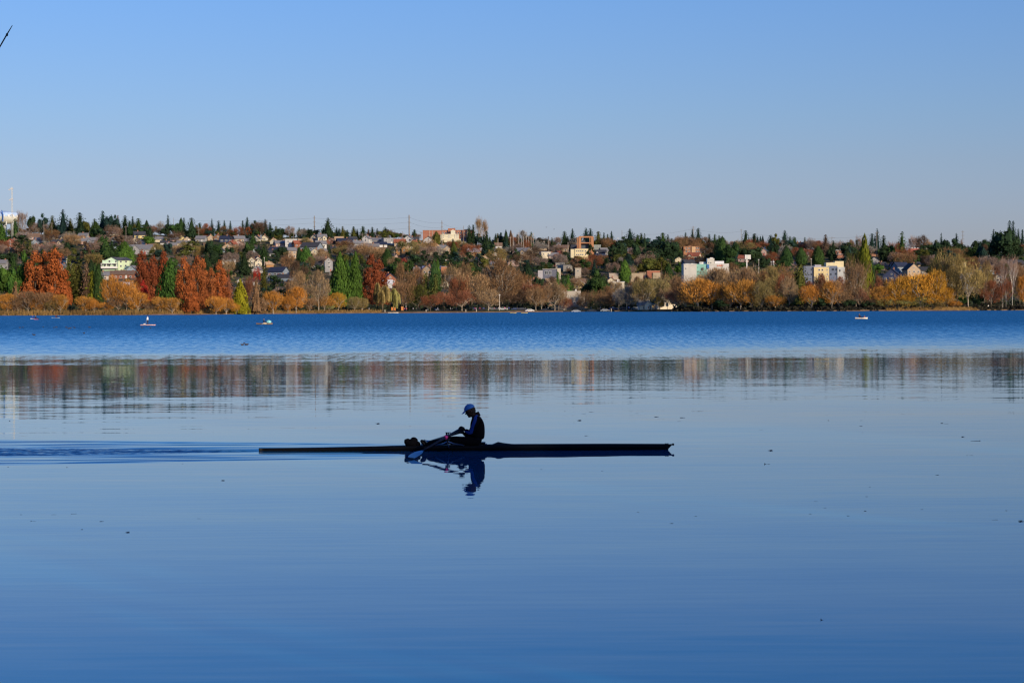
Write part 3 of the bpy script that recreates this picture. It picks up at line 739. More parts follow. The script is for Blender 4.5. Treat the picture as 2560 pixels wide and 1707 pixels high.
# the unnamed rest of the slope's trees: still each a tree of its own
HSPOTS = []
def fill_trees():
    rn = R_(909)
    for s in HOUSES.replace('\n', '|').split('|'):
        if s.strip():
            a = s.split(); HSPOTS.append((float(a[0]), float(a[1]), float(a[2]), float(a[3])))
    n = 0
    while n < 250:
        x = rn.uniform(-20, 2580); rb = pl(RIDGE, x)
        b_ = rb + 14 + (692-rb)*rn.random()**1.2
        k = rn.choice('DDDDBBBBBPPPFFTQQC'); h = (rn.uniform(20, 38) if k in 'DBP' else rn.uniform(22, 44))*(1.0 if b_ < 640 else 1.3)
        w_ = h*{'D': 1.1, 'B': 1.0, 'P': .85, 'F': .5, 'T': .45, 'C': .35, 'Q': .6}[k]
        if not (k == 'D' and rn.random() < .6) and any(abs(x-hx) < hw*.5 + w_*.35 and b_ > ht+4 and b_-h < hb+2 and b_ > hb-14 for hx, ht, hb, hw in HSPOTS): continue
        if (255 < x < 330 and b_ > 640) or (1700 < x < 1830 and b_ > 635) or (2005 < x < 2118 and b_ > 640) or (1430 < x < 1500 and 610 < b_ < 668): continue
        col = rn.choice(['tw', 'br', 'gy', 'tn', 'rb', 'tw', 'db', 'kh']) if k == 'D' else rn.choice(['dg', 'dg', 'mg', 'ol', 'bg', 'mg'])
        plant('%s %.1f %.1f %.1f %.1f %s' % (k, x, b_-h, b_, w_, col), False); n += 1
    for i in range(200):
        x = -20 + i*13 + rn.uniform(-9, 9)
        if 1052 < x < 1188 or (1445 < x < 1486): continue
        rb = pl(RIDGE, x); k = rn.choice('DDDBBBPFFT'); big_ = 1.2 if x > 1300 else 1.0; h = big_*( rn.uniform(12, 26) if k in 'DBP' else rn.uniform(16, 34))
        col = rn.choice(['tw', 'br', 'gy', 'db', 'rb']) if k == 'D' else rn.choice(['dg', 'bg', 'dg', 'ol', 'mg'])
        plant('%s %.1f %.1f %.1f %.1f %s' % (k, x, rb-h, rb+3, h*{'D': 1.5, 'B': 1.35, 'P': 1.1, 'F': .65, 'T': .55}[k], col), False)

# low shrubs, hedges and garden growth all over the slope: nobody could count them
sb = MB(); rn = R_(5)
ico = [(0,0,1),(.9,0,.45),(.28,.85,.45),(-.73,.53,.45),(-.73,-.53,.45),(.28,-.85,.45)]
for i in range(9500):
    D = 1000 + 650*rn.random()**0.9; X = rn.uniform(-.34, .34)*D
    z = terr(X, D); s = rn.uniform(.5, 2.2)
    c = Vector((X, D, z))
    for q in range(6):
        d = Vector((rn.gauss(0, 1), rn.gauss(0, 1)*.7, abs(rn.gauss(0, .8))))*s*.5
        cards(sb, rn, c + d, (Vector((0, -.6, .6)) + d*.3).normalized(), .75*s**.5, 1, .8)
shrub_m = bpy.data.materials.new('shrub_leaves'); shrub_m.use_nodes = True
_n = shrub_m.node_tree; _b = _n.nodes['Principled BSDF']; _b.inputs['Roughness'].default_value = .95; _b.inputs['Specular IOR Level'].default_value = .1
_g = _n.nodes.new('ShaderNodeNewGeometry'); _t = _n.nodes.new('ShaderNodeTexNoise'); _t.inputs['Scale'].default_value = .07; _t.inputs['Detail'].default_value = 4
_n.links.new(_g.outputs['Position'], _t.inputs['Vector'])
_r = _n.nodes.new('ShaderNodeValToRGB'); _r.color_ramp.elements[0].position = .38; _r.color_ramp.elements[0].color = (.022, .045, .018, 1)
_r.color_ramp.elements[1].position = .62; _r.color_ramp.elements[1].color = (.24, .16, .11, 1); _e = _r.color_ramp.elements.new(.5); _e.color = (.09, .085, .03, 1)
_n.links.new(_t.outputs[0], _r.inputs[0]); _n.links.new(_r.outputs[0], _b.inputs['Base Color'])
o = sb.build('hillside_shrubs', shrub_m); tag(o, 'mixed garden shrubs and hedges covering the slope', 'shrubs', kind='stuff')
# the same woods carried on past both ends of the view: one mass
sb = MB()
for i in range(2600):
    D = 915 + 760*rn.random(); u = rn.uniform(.262, .80); X = D*u*rn.choice((-1, 1))
    z = terr(X, D); h = rn.uniform(7, 20); w_ = h*rn.uniform(.22, .5)
    for q in range(34):
        t = rn.random(); an = rn.uniform(0, 6.28); r = w_*(1-t*.75)*rn.uniform(.5, 1)
        c = Vector((X + cos(an)*r, D + sin(an)*r, z + .1*h + .9*h*t))
        cards(sb, rn, c, Vector((cos(an), sin(an), .3)), 1.5, 1, .7)
o = sb.build('hillside_woods', shrub_m); tag(o, 'mixed woods carrying on beyond both ends of the hillside houses', 'woods', kind='stuff')
# reeds and low brush along the waterline
sb = MB()
for i in range(9000):
    px = rn.choice([rn.uniform(-60, 660), rn.uniform(-60, 660), rn.uniform(640, 960), rn.uniform(2180, 2400)])
    X = (px-1280)/FPX*895; Y = shoreY(X) + rn.uniform(-.6, 4.5); z = terr(X, Y)
    h = rn.uniform(.4, 1.5)*(1.5 if px < 640 else 1); a = Vector((X, Y, max(0, z))); l = Vector((rn.gauss(0, .25), rn.gauss(0, .2), h))
    sb.tri(a - Vector((.14, 0, 0)), a + Vector((.14, 0, 0)), a + l)
o = sb.build('shore_brush', mat('dry_brush', (.20, .12, .04), rough=1, island=.5, vary=.5, vscale=.05)); tag(o, 'dry golden reeds and brush along the far waterline', 'reeds', kind='stuff')
sb = MB()  # black leaf strip added to paint the shade along the right-hand bank
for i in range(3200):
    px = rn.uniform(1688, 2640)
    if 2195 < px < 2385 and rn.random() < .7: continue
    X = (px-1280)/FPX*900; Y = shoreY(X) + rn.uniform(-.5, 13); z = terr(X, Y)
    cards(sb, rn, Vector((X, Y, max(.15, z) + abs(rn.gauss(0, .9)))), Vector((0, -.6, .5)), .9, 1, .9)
o = sb.build('bank_shade_strip', mat('bank_shade_leaves', (.022, .020, .012), rough=1, island=.6, vary=.4, vscale=.1)); tag(o, 'low strip of dark leaves painted as shade along the waterline', 'painted shade', kind='stuff')
# dark undergrowth beneath the park trees
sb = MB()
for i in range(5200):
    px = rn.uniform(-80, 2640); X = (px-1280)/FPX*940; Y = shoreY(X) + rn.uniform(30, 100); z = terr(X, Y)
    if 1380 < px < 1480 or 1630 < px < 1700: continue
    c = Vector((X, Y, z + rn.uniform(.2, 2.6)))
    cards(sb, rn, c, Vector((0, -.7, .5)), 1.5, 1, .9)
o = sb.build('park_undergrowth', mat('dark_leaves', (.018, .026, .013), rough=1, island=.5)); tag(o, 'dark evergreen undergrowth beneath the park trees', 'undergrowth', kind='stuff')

# ================================================================== HOUSES
WC = {'cream': (.78, .70, .52), 'white': (.80, .79, .76), 'yellow': (.80, .66, .30), 'tan': (.58, .44, .30), 'grey': (.42, .42, .43), 'bluegrey': (.30, .37, .45), 'lightblue': (.45, .58, .66),
      'mint': (.52, .70, .50), 'brick': (.40, .17, .11), 'red': (.60, .07, .05), 'pink': (.66, .46, .40), 'brown': (.28, .18, .12), 'orange': (.62, .33, .14), 'concrete': (.46, .42, .36), 'navy': (.06, .08, .16), 'blue': (.10, .18, .5)}
RC = {'k': ((.055, .058, .068), 'dark grey'), 'g': (((.20, .20, .21)), 'grey'), 'b': ((.20, .13, .09), 'brown'), 'r': ((.30, .10, .06), 'red brown'), 't': ((.52, .36, .22), 'tan'), 'n': ((.03, .04, .075), 'near black'), 'w': ((.6, .6, .6), 'white')}
WIN = {}
def window_mesh(w, h):
    key = (round(w, 1), round(h, 1))
    if key in WIN: return WIN[key]
    b = MB(); t = .12
    b.box(-w/2, w/2, -.05, .05, -h/2, -h/2+t); b.box(-w/2, w/2, -.05, .05, h/2-t, h/2)
    b.box(-w/2, -w/2+t, -.05, .05, -h/2+t, h/2-t); b.box(w/2-t, w/2, -.05, .05, -h/2+t, h/2-t)
    if w > 1.5: b.box(-.05, .05, -.045, .045, -h/2+t, h/2-t)
    b.cur = 1
    b.quad((-w/2+t, -.02, -h/2+t), (w/2-t, -.02, -h/2+t), (w/2-t, -.02, h/2-t), (-w/2+t, -.02, h/2-t))
    me = b.mesh('window'); me.materials.append(TRIM); me.materials.append(PANE)
    WIN[key] = me
    return me
def win(parent, x, y, z, w, h, rz=0):
    o = link('window', window_mesh(w, h), parent=parent, loc=(x, y, z)); o.rotation_euler = (0, 0, rz); return o
ALLH = []
def house(px, top, base, wpx, typ, wc, rc, rot=None, label=None, name='house', cat='house', D=None, noband=False):
    """typ: g gable to the front, s side gable, c cross gable, f flat"""
    p = land(px, base, D); Dd = p.y
    rnd = random.Random(int(px*17 + top))
    w_ = wpx*Dd/FPX; ztop = CAMZ + (hz(px)-top)*Dd/FPX
    H = max(3.0, ztop - p.z)
    rot = radians(rnd.uniform(-24, 24)) if rot is None else radians(rot)
    root = empty(name, p, rot)
    cw, cr_ = [v*.68 for v in WC[wc]], RC[rc][0]
    j = rnd.uniform(.9, 1.08)
    dpt = min(11, max(6, w_*.8))
    if typ == 'f': eav = H - .35
    elif typ == 'g': eav = H - min(w_*.42, H*.5)
    else: eav = H - min(dpt*.38, H*.48)
    fl = -3.0
    wb = MB()
    wb.box(-w_/2, w_/2, 0, dpt, fl, eav)
    if typ == 'g':
        wb.poly([(-w_/2, 0, eav), (w_/2, 0, eav), (0, 0, H), (-w_/2, dpt, eav), (w_/2, dpt, eav), (0, dpt, H)], [(0, 1, 2), (4, 3, 5)])
    elif typ in 'sc':
        wb.poly([(-w_/2, 0, eav), (-w_/2, dpt, eav), (-w_/2, dpt/2, H), (w_/2, 0, eav), (w_/2, dpt, eav), (w_/2, dpt/2, H)], [(1, 0, 2), (3, 4, 5)])
    wo = wb.build('wall', PAINT, root); wo.color = (cw[0]*j, cw[1]*j, cw[2]*j, 1)
    rb = MB(); ov, th = .5, .28
    def slab(a, b_, c, d):
        a, b_, c, d = map(Vector, (a, b_, c, d)); n = (b_-a).cross(d-a).normalized()*th
        rb.poly([a, b_, c, d, a+n, b_+n, c+n, d+n], [(0, 3, 2, 1), (4, 5, 6, 7), (0, 1, 5, 4), (1, 2, 6, 5), (2, 3, 7, 6), (3, 0, 4, 7)])
    if typ == 'g':
        sl = (H-eav)/(w_/2); e = ov*sl
        slab((-w_/2-ov, -ov, eav-e), (0, -ov, H), (0, dpt+ov, H), (-w_/2-ov, dpt+ov, eav-e))
        slab((0, -ov, H), (w_/2+ov, -ov, eav-e), (w_/2+ov, dpt+ov, eav-e), (0, dpt+ov, H))
    elif typ in 'sc':
        sl = (H-eav)/(dpt/2); e = ov*sl
        slab((-w_/2-ov, -ov, eav-e), (w_/2+ov, -ov, eav-e), (w_/2+ov, dpt/2, H), (-w_/2-ov, dpt/2, H))
        slab((w_/2+ov, dpt+ov, eav-e), (-w_/2-ov, dpt+ov, eav-e), (-w_/2-ov, dpt/2, H), (w_/2+ov, dpt/2, H))
    else:
        rb.box(-w_/2-.25, w_/2+.25, -.25, dpt+.25, H-.35, H)
    ro = rb.build('roof', ROOFM, root); ro.color = (*cr_, 1)
    if typ == 'c':       # front gable bay
        bw = w_*.38; bx = rnd.choice([-1, 1])*w_*.2
        gb = MB(); gb.box(bx-bw/2, bx+bw/2, -1.6, -.01, fl, eav-.2)
        gz = min(H-.1, eav+bw*.5)
        gb.poly([(bx-bw/2, -1.6, eav-.2), (bx+bw/2, -1.6, eav-.2), (bx, -1.6, gz-.25)], [(0, 1, 2)])
        g = gb.build('gable_bay', PAINT, root); g.color = wo.color
        rb = MB(); e = .35*(gz-eav)/(bw/2)
        slab((bx-bw/2-.35, -2.0, eav-.2-e), (bx, -2.0, gz-.2), (bx, dpt/2-.1, gz-.2), (bx-bw/2-.35, dpt/2-.1, eav-.2-e))
        slab((bx, -2.0, gz-.2), (bx+bw/2+.35, -2.0, eav-.2-e), (bx+bw/2+.35, dpt/2-.1, eav-.2-e), (bx, dpt/2-.1, gz-.2))
        g = rb.build('gable_roof', ROOFM, root); g.color = (*cr_, 1)
        win(root, bx, -1.65, max(1.6, eav-1.3), 1.3, 1.3)
    if typ != 'f' and rnd.random() < .6:
        cb = MB(); cx = rnd.uniform(-.3, .3)*w_
        cb.box(cx-.4, cx+.4, dpt*.5-.4, dpt*.5+.4, eav, H+.9); cb.box(cx-.48, cx+.48, dpt*.5-.48, dpt*.5+.48, H+.9, H+1.05)
        ch = cb.build('chimney', mat('chimney_brick', (.3, .15, .1), rough=.9, vary=.2, vscale=2), ro)
    n = max(1, int(w_/3.2)); st = max(1, int(eav/2.9))
    for s in range(st):
        zc = eav - 1.5 - s*2.8
        if zc < .8: break
        for i in range(n):
            xx = -w_/2 + (i+.5)*w_/n
            if typ == 'c' and abs(xx - bx) < bw/2+.7: continue
            win(root, xx, -.06, zc, rnd.choice([1.1, 1.4, 1.8]), 1.3)
        if s == 0:
            for sx in (-1, 1): win(root, sx*(w_/2+.06), dpt*.5, zc, 1.4, 1.3, pi/2)
    if typ == 'g' and H-eav > 2.0: win(root, 0, -.06, eav + (H-eav)*.28, .95, 1.0)
    if rnd.random() < .5:
        db = MB(); db.box(w_*.22-.5, w_*.22+.5, -.1, -.01, 0, 2.1); d = db.build('door', OBJC, root); d.color = (*rnd.choice([(.3, .05, .04), (.1, .08, .06), (.6, .6, .55)]), 1)
    desc = label or '%s %s house, %s %s roof' % ('small' if w_ < 6 else 'wide' if w_ > 13 else '', wc.replace('lightblue', 'pale blue').replace('bluegrey', 'blue grey'), RC[rc][1], {'g': 'front gabled', 's': 'side gabled', 'c': 'cross gabled', 'f': 'flat'}[typ])
    tag(root, cat=cat); ALLH.append([root, ' '.join(desc.split()), px, '' if noband else ('near the shore' if base > 745 else 'high up' if base < pl(RIDGE, px)+22 else 'on the slope'), name])
    return root, w_, H, dpt, eav
HOUSES = """
118 589 607 20 g cream k|136 588 606 18 c white g|151 588 606 22 c cream k|100 594 608 26 s bluegrey g|85 584 600 26 s pink b|25 598 626 18 g brick r|32 598 622 14 g cream b|205 583 600 24 s grey g|219 574 592 8 g cream r|229 594 616 26 c bluegrey g|196 590 603 20 s cream b|212 596 612 18 s pink g|300 592 608 18 s pink b|5 650 676 18 s grey g|156 642 662 16 s white k|182 652 668 20 s navy n|160 660 682 30 c white g
350 579 597 28 s yellow k|338 595 613 22 g cream t|352 600 614 24 g white g|350 612 636 56 c grey g|396 592 606 24 s cream g|412 602 614 22 s white k|436 594 606 20 s pink g|441 588 603 18 g cream n|453 587 604 20 g yellow n|468 592 606 18 g tan k|460 602 616 36 s cream g|430 607 622 24 s tan g|500 590 606 24 s grey g|515 586 598 18 s red r|527 588 602 16 g tan t|545 586 602 20 g brown r|560 590 608 22 s navy n|575 592 606 30 c grey k|600 590 606 26 s tan g|596 602 616 24 g pink b|640 589 606 18 g cream k|622 597 612 22 s grey g|572 648 662 34 f white w|630 643 668 22 g cream b|645 642 666 20 g cream n|640 666 684 22 g white g|600 697 722 12 g white g|628 698 716 12 g white k|450 650 668 16 s white g|380 610 628 16 s cream b
661 588 604 14 g cream b|683 597 612 16 g cream t|646 592 606 16 s grey g|728 598 620 30 f white w|704 602 618 30 s pink g|747 602 620 22 s brick r|765 598 612 34 s orange t|784 587 603 16 g cream k|806 586 606 22 c cream g|772 606 630 46 s bluegrey k|804 602 624 26 c white g|787 622 644 26 g cream g|806 622 640 20 g tan g|824 596 610 18 g brick b|846 592 606 20 c tan t|864 596 612 38 c navy n|884 592 606 20 s lightblue k|914 589 610 18 g white g|930 594 608 20 c cream b|948 595 610 46 s grey g|930 609 626 34 s tan g|952 605 620 32 s white n|896 602 618 24 s grey g|682 625 642 20 s white k|646 648 668 18 g cream n|688 668 692 42 s bluegrey n|710 686 704 44 s bluegrey k|672 688 704 20 g grey g|822 644 682 20 g grey b|731 619 648 22 s tan g|790 654 672 28 s grey k|675 655 670 18 s orange t|1000 598 616 28 c tan r
973 595 612 28 f grey g|1002 598 612 24 g cream b|1020 589 608 24 g white g|1036 593 608 22 s white k|1043 601 614 18 s red r|1005 613 640 30 c orange t|1029 615 640 16 g yellow b|1050 612 634 20 s brick r|1047 616 632 16 g white g|1071 592 608 26 g white b|1078 618 637 34 c cream g|1090 612 634 8 g cream t|1103 613 634 24 s cream g|1118 615 634 20 g tan g|1170 595 612 36 s grey n|1182 621 640 36 s yellow w|1251 634 658 24 g brown n|1224 655 668 20 s cream g|1068 664 692 26 g tan b|1046 668 692 22 s grey g|1111 696 718 22 g cream g|976 684 716 34 g brick n|968 700 722 24 s white w|1054 696 706 8 s pink b|1128 690 712 20 s bluegrey g|1240 600 612 26 s navy n|1285 596 610 22 s grey g
1302 620 648 30 c tan g|1322 619 645 20 g tan g|1365 630 648 24 f cream w|1356 615 628 24 s tan g|1390 614 628 18 g white b|1402 613 630 36 s tan b|1440 612 628 26 s grey k|1384 632 648 24 s pink g|1500 625 642 26 c white k|1512 620 640 18 s grey g|1592 597 610 26 s tan g|1572 603 622 14 s cream b|1445 697 716 40 s concrete b|1449 700 722 28 g yellow w|1320 697 722 36 g tan b|1380 697 712 26 s tan t|1528 694 716 18 g cream b|1546 704 724 30 f cream w|1400 657 676 22 f concrete g|1418 662 680 20 f concrete g
1630 605 620 34 f cream w|1608 605 618 20 s tan b|1789 612 626 16 f white w|1732 632 650 30 c cream r|1740 645 658 22 f tan g|1757 620 634 12 s white n|1697 642 656 20 g cream k|1905 618 640 22 g pink g|1857 638 656 24 s pink r|1920 610 626 20 s blue k|1888 634 652 16 s tan g|1606 680 698 16 f tan b|1612 750 781 24 s cream g
1987 606 620 22 g lightblue b|2003 606 622 20 s bluegrey k|1994 612 628 34 s pink r|1985 644 664 22 s pink b|2016 624 640 30 s brown r|2186 643 660 24 g grey n|2216 660 676 38 s pink b|2229 672 712 44 g navy n|2232 708 722 28 f tan w|1930 612 626 16 s bluegrey k
2285 659 694 36 g tan k|2258 656 690 34 s bluegrey n|2310 668 692 24 s concrete k|2397 655 690 36 f yellow t|2382 678 716 40 g cream g|2424 683 724 44 c grey g|2480 664 686 42 s lightblue b|2550 606 636 16 f tan w|2495 686 720 20 g cream b|2548 650 676 40 s grey k|2240 656 676 20 s bluegrey n
"""
for s in HOUSES.replace('\n', '|').split('|'):
    if s.strip():
        a = s.split(); house(float(a[0]), float(a[1]), float(a[2]), float(a[3]), a[4], a[5], a[6])

def fill_houses():
    rn = R_(313); n = 0; t = 0
    pts = [o.location.copy() for o, *_ in ALLH]
    while n < 62 and t < 4000:
        t += 1
        x = rn.uniform(0, 2560) if rn.random() < .25 else rn.uniform(60, 1420); rb = pl(RIDGE, x)
        if 1052 < x < 1190 or 1425 < x < 1505: continue
        b_ = rb + rn.uniform(10, 52)
        p = land(x, b_)
        if any((p - q).length < 17 for q in pts): continue
        w_ = rn.uniform(14, 27); h = rn.uniform(12, 19)
        house(x, b_-h, b_, w_, rn.choice('ggscs'), rn.choice(['cream', 'white', 'grey', 'tan', 'pink', 'bluegrey', 'lightblue', 'brown', 'brick', 'cream', 'white']), rn.choice('kgbgnkr'))
        pts.append(p); n += 1
fill_houses()
fill_trees()

# ------------------------------------------------------------------ particular buildings
def boxbuild(root, name, x0, x1, y0, y1, z0, z1, col, m=None):
    b = MB(); b.box(x0, x1, y0, y1, z0, z1)
    o = b.build(name, m or PAINT, root)
    o.color = (*col, 1)
    return o
def pxz(px, py, D): return CAMZ + (hz(px)-py)*D/FPX
def special(name, px, base, label, cat='building', rot=0, D=None):
    p = land(px, base, D); r = empty(name, p, radians(rot)); tag(r, label, cat); return r, p, p.y

# mint green house with porch and gable
r, p, D = special('mint_house', 292, 677, 'two storey pale mint green house with dark roof and front porch', 'house')
S = D/FPX
def L(px, py): return ((px-292)*S, CAMZ + (hz(px)-py)*S - p.z)
mint = (.52, .70, .50)
o = boxbuild(r, 'wall', L(256, 0)[0], L(296, 0)[0], 0, 9, -3, L(0, 652)[1], mint)
gb = MB(); x0, x1 = L(263, 0)[0], L(296, 0)[0]; ze, zt = L(0, 652)[1], L(0, 645)[1]
gb.poly([(x0, -.02, ze), (x1, -.02, ze), ((x0+x1)/2, -.02, zt), (x0, 9, ze), (x1, 9, ze), ((x0+x1)/2, 9, zt)], [(0, 1, 2), (4, 3, 5), (0, 2, 5, 3), (1, 4, 5, 2)])
o = gb.build('gable', PAINT, r); o.color = (*mint, 1)
o = boxbuild(r, 'wing', x1+.01, L(324, 0)[0], -.8, 9.2, -3, L(0, 653)[1], (.62, .74, .48))  # brighter, yellower mint: sunlight on this side put into the colour
rb = MB(); rb.poly([(x0-.5, -.5, ze-.2), ((x0+x1)/2, -.5, zt+.15), ((x0+x1)/2, 9.4, zt+.15), (x0-.5, 9.4, ze-.2), ((x0+x1)/2, -.5, zt+.4), (x0-.5, -.5, ze+.05), (x0-.5, 9.4, ze+.05), ((x0+x1)/2, 9.4, zt+.4)], [(0,3,2,1), (4,5,6,7), (0,1,4,5), (3,6,7,2), (0,5,6,3)])
xw = L(324, 0)[0]+.6; zw = L(0, 653)[1]
rb.poly([((x0+x1)/2, -.5, zt+.15), (x1+.6, -1.4, zw+.05), (xw, -1.4, zw+.05), (xw-3.5, 4.5, zt+.1), ((x0+x1)/2, 9.4, zt+.15), (xw, 9.6, zw+.05)], [(0, 1, 3), (1, 2, 3), (0, 3, 4), (3, 5, 4), (2, 5, 3)])
o = rb.build('roof', ROOFM, r); o.color = (.08, .085, .10, 1)
pb = MB(); pz = L(0, 668)[1]; pt = L(0, 661)[1]
pb.box(L(254, 0)[0], L(295, 0)[0], -2.6, -.02, pz-1.3, pz); pb.box(L(254, 0)[0], L(295, 0)[0], -2.7, -.02, pt+.02, pt+.35)
o = pb.build('porch', TRIM, r)
for q in (255, 268, 281, 294):
    cb = MB(); cb.box(L(q, 0)[0]-.14, L(q, 0)[0]+.14, -2.55, -2.3, pz, pt); cb.build('column', TRIM, r)
for q, y_, w_ in ((262, 664.5, 1.6), (272, 664.5, 2.2), (287, 664.5, 2.0), (274, 655, 1.4), (290, 655.5, 1.2)): win(r, L(q, 0)[0], -.06, L(0, y_)[1], w_, 1.4)
for q, y_ in ((303, 656), (316, 656), (303, 667), (315, 666)): win(r, L(q, 0)[0], -.86, L(0, y_)[1], 1.2, 1.3)
house(302, 677, 697, 62, 's', 'brick', 'b', rot=-3, label='long low brick row with cream window bays below the mint house')
house(262, 680, 700, 20, 's', 'white', 'g', rot=10); house(328, 664, 684, 24, 'g', 'lightblue', 'g', rot=-12)
house(318, 706, 724, 20, 's', 'grey', 'w', rot=0)

def block(name, label, px0, px1, top, base, col, wins=(), roofcol=(.3, .3, .3), rot=0, dep=12, parts=(), cat='building', D=None, wm=True):
    px = (px0+px1)/2; col = tuple(v*.80 for v in col); parts = [(a, b, c, d, e, tuple(v*.80 for v in f_), g, h) for a, b, c, d, e, f_, g, h in parts]
    r, p, D = special(name, px, base, label, cat, rot, D)
    S = D/FPX
    f = lambda x, y: ((x-px)*S, CAMZ + (hz(px)-y)*S - p.z)
    x0, zt = f(px0, top); x1, _ = f(px1, top)
    boxbuild(r, 'wall', x0, x1, 0, dep, -3, zt-.3, col)
    boxbuild(r, 'roof', x0-.2, x1+.2, -.2, dep+.2, zt-.298, zt, roofcol, ROOFM)
    for (nm, a, b_, t, bt, c, y0, y1) in parts:
        xa, za = f(a, t); xb, zb = f(b_, bt)
        boxbuild(r, nm, xa, xb, y0, y1, max(zb, -3), za, c)
    for (x, y, w_, h_) in wins:
        xx, zz = f(x, y); win(r, xx, -.07, zz, w_*S, h_*S)
    return r, f, S
# brick school on the ridge, with the pale front of another building before it
cols_ = [(x, y, 3.2, 4.5) for x in (1108, 1114, 1120, 1126, 1140, 1146, 1152, 1160, 1166, 1172) for y in (583, 591)]
bs_label = 'long flat topped red brick school building standing above the ridge houses'
r, f, S = block('school_building', bs_label, 1057, 1182, 575.5, 603, (.44, .19, .125), cols_, (.32, .2, .15), dep=16, D=1648,
      parts=[('tower_block', 1120, 1138, 571.5, 600, (.44, .18, .11), -1.2, 6), ('pilaster', 1073, 1074.5, 577, 600, (.55, .4, .3), -.3, .1), ('pilaster', 1081, 1082.5, 577, 600, (.55, .4, .3), -.3, .1), ('pilaster', 1168, 1171, 577, 600, (.62, .52, .36), -.3, .1), ('rooftop_hut', 1160, 1172, 573.5, 576, (.35, .3, .25), 3, 7)])
w_ = [(x, y, 1.8, 3.2) for x in (1105, 1109, 1121, 1125, 1137, 1141, 1145) for y in (589, 594)]
block('church_building', 'cream stepped building with small tower before the brick school', 1101.5, 1147, 585.5, 604, (.82, .76, .55), w_, (.6, .56, .45), dep=8,
      parts=[('tower', 1127, 1138, 576.5, 590, (.84, .80, .62), .5, 4), ('side_wing', 1098, 1152, 598, 606, (.78, .70, .50), -2, -.02), ('tower_cap', 1130, 1135, 574.5, 576.4, (.8, .6, .5), 1.2, 3.2)])
# rust coloured open timber frame on the skyline
r, p, D = special('timber_frame', 1465, 622, 'open rust coloured portal frame rising above the slope houses', 'tower', D=1560)
S = D/FPX; f = lambda x, y: ((x-1465)*S, CAMZ + (hz(1465)-y)*S - p.z)
rust = (.42, .20, .10)
for xa in (1449.5, 1481):
    b = MB(); x, _ = f(xa, 0); zt = f(0, 592)[1]
    b.poly([(x-1.3, 0, -3), (x+1.3, 0, -3), (x+1.3, 3, -3), (x-1.3, 3, -3), (x-.9, 0, zt), (x+.9, 0, zt), (x+.9, 3, zt), (x-.9, 3, zt)], [(0,3,2,1),(4,5,6,7),(0,1,5,4),(1,2,6,5),(2,3,7,6),(3,0,4,7)])
    b.box(x-2.2, x-1.6, 0, 3, -3, zt-.5)
    o = b.build('upright', PAINT, r); o.color = (*rust, 1)
boxbuild(r, 'crossbeam', f(1447, 0)[0], f(1483, 0)[0], -.02, 3.02, f(0, 594.5)[1], f(0, 591)[1], rust)
boxbuild(r, 'lower_beam', f(1451, 0)[0], f(1479, 0)[0], .3, 2.7, f(0, 609)[1], f(0, 606.5)[1], rust)
boxbuild(r, 'plant_room', f(1453, 0)[0], f(1477, 0)[0], 4.0, 8, -3, f(0, 604)[1], (.08, .10, .13))
block('hall_building', 'low grey green hall with long flat roof beneath the portal frame', 1446, 1502, 612.5, 632, (.30, .33, .30), [(x, 617, 4, 2.5) for x in (1452, 1462, 1472, 1484, 1494)], (.4, .42, .38), dep=14)
block('office_building', 'bright cream office block with two window rows', 1437, 1471, 622, 653, (.85, .72, .42), [(x, y, 3.6, 3.4) for x in (1442, 1447, 1452, 1457, 1464) for y in (628, 637)], (.65, .55, .35), dep=10,
      parts=[('side_wing', 1427, 1436.9, 623, 653, (.85, .75, .48), .5, 9), ('front_wing', 1451, 1466, 643, 655, (.85, .68, .38), -3, -.02)])
# white block, mint block and red lettering
wl = [(1714.5, 671.5, 4, 4), (1727, 669.5, 4.5, 1.3)]
r, f, S = block('corner_block', 'white and mint green flat roofed block with red lettering', 1709.5, 1741.5, 660, 705, (.68, .65, .58), wl, (.6, .6, .6), dep=14, D=1062,
   parts=[('mint_wall', 1741.6, 1768, 660.5, 705, (.30, .60, .51), .6, 13), ('blue_panel', 1767.2, 1773, 661.5, 672, (.06, .20, .48), .1, .9), ('white_wing', 1768.1, 1823, 659.5, 705, (.67, .65, .60), .95, 13),
          ('roof_hut', 1750.5, 1766, 655, 660.3, (.84, .82, .78), 3, 7), ('stair_tower', 1768.5, 1786.5, 646.5, 662, (.70, .68, .60), .7, 6), ('roof_screen', 1788.5, 1811.5, 653, 660.5, (.80, .82, .86), 3, 8), ('tower_cap', 1776, 1784, 644.2, 646.4, (.8, .8, .8), 2, 5)])
for x, y, w_, h_ in ((1754, 673, 3, 5.5), (1758, 672.5, 3, 6), (1744.5, 669, 1.5, 1.5), (1744.5, 680, 1.5, 1.5), (1772.5, 657.5, 1.3, 3.4), (1777.5, 657.5, 2.2, 2.2), (1754, 658, 2, 2)):
    xx, zz = f(x, y); o = boxbuild(r, 'window', xx-w_*S/2, xx+w_*S/2, (.48 if y > 665 else (.58 if x > 1765 else 2.9)), (.62 if y > 665 else (.72 if x > 1765 else 3.05)), zz-h_*S/2, zz+h_*S/2, (.1, .1, .1), PANE)
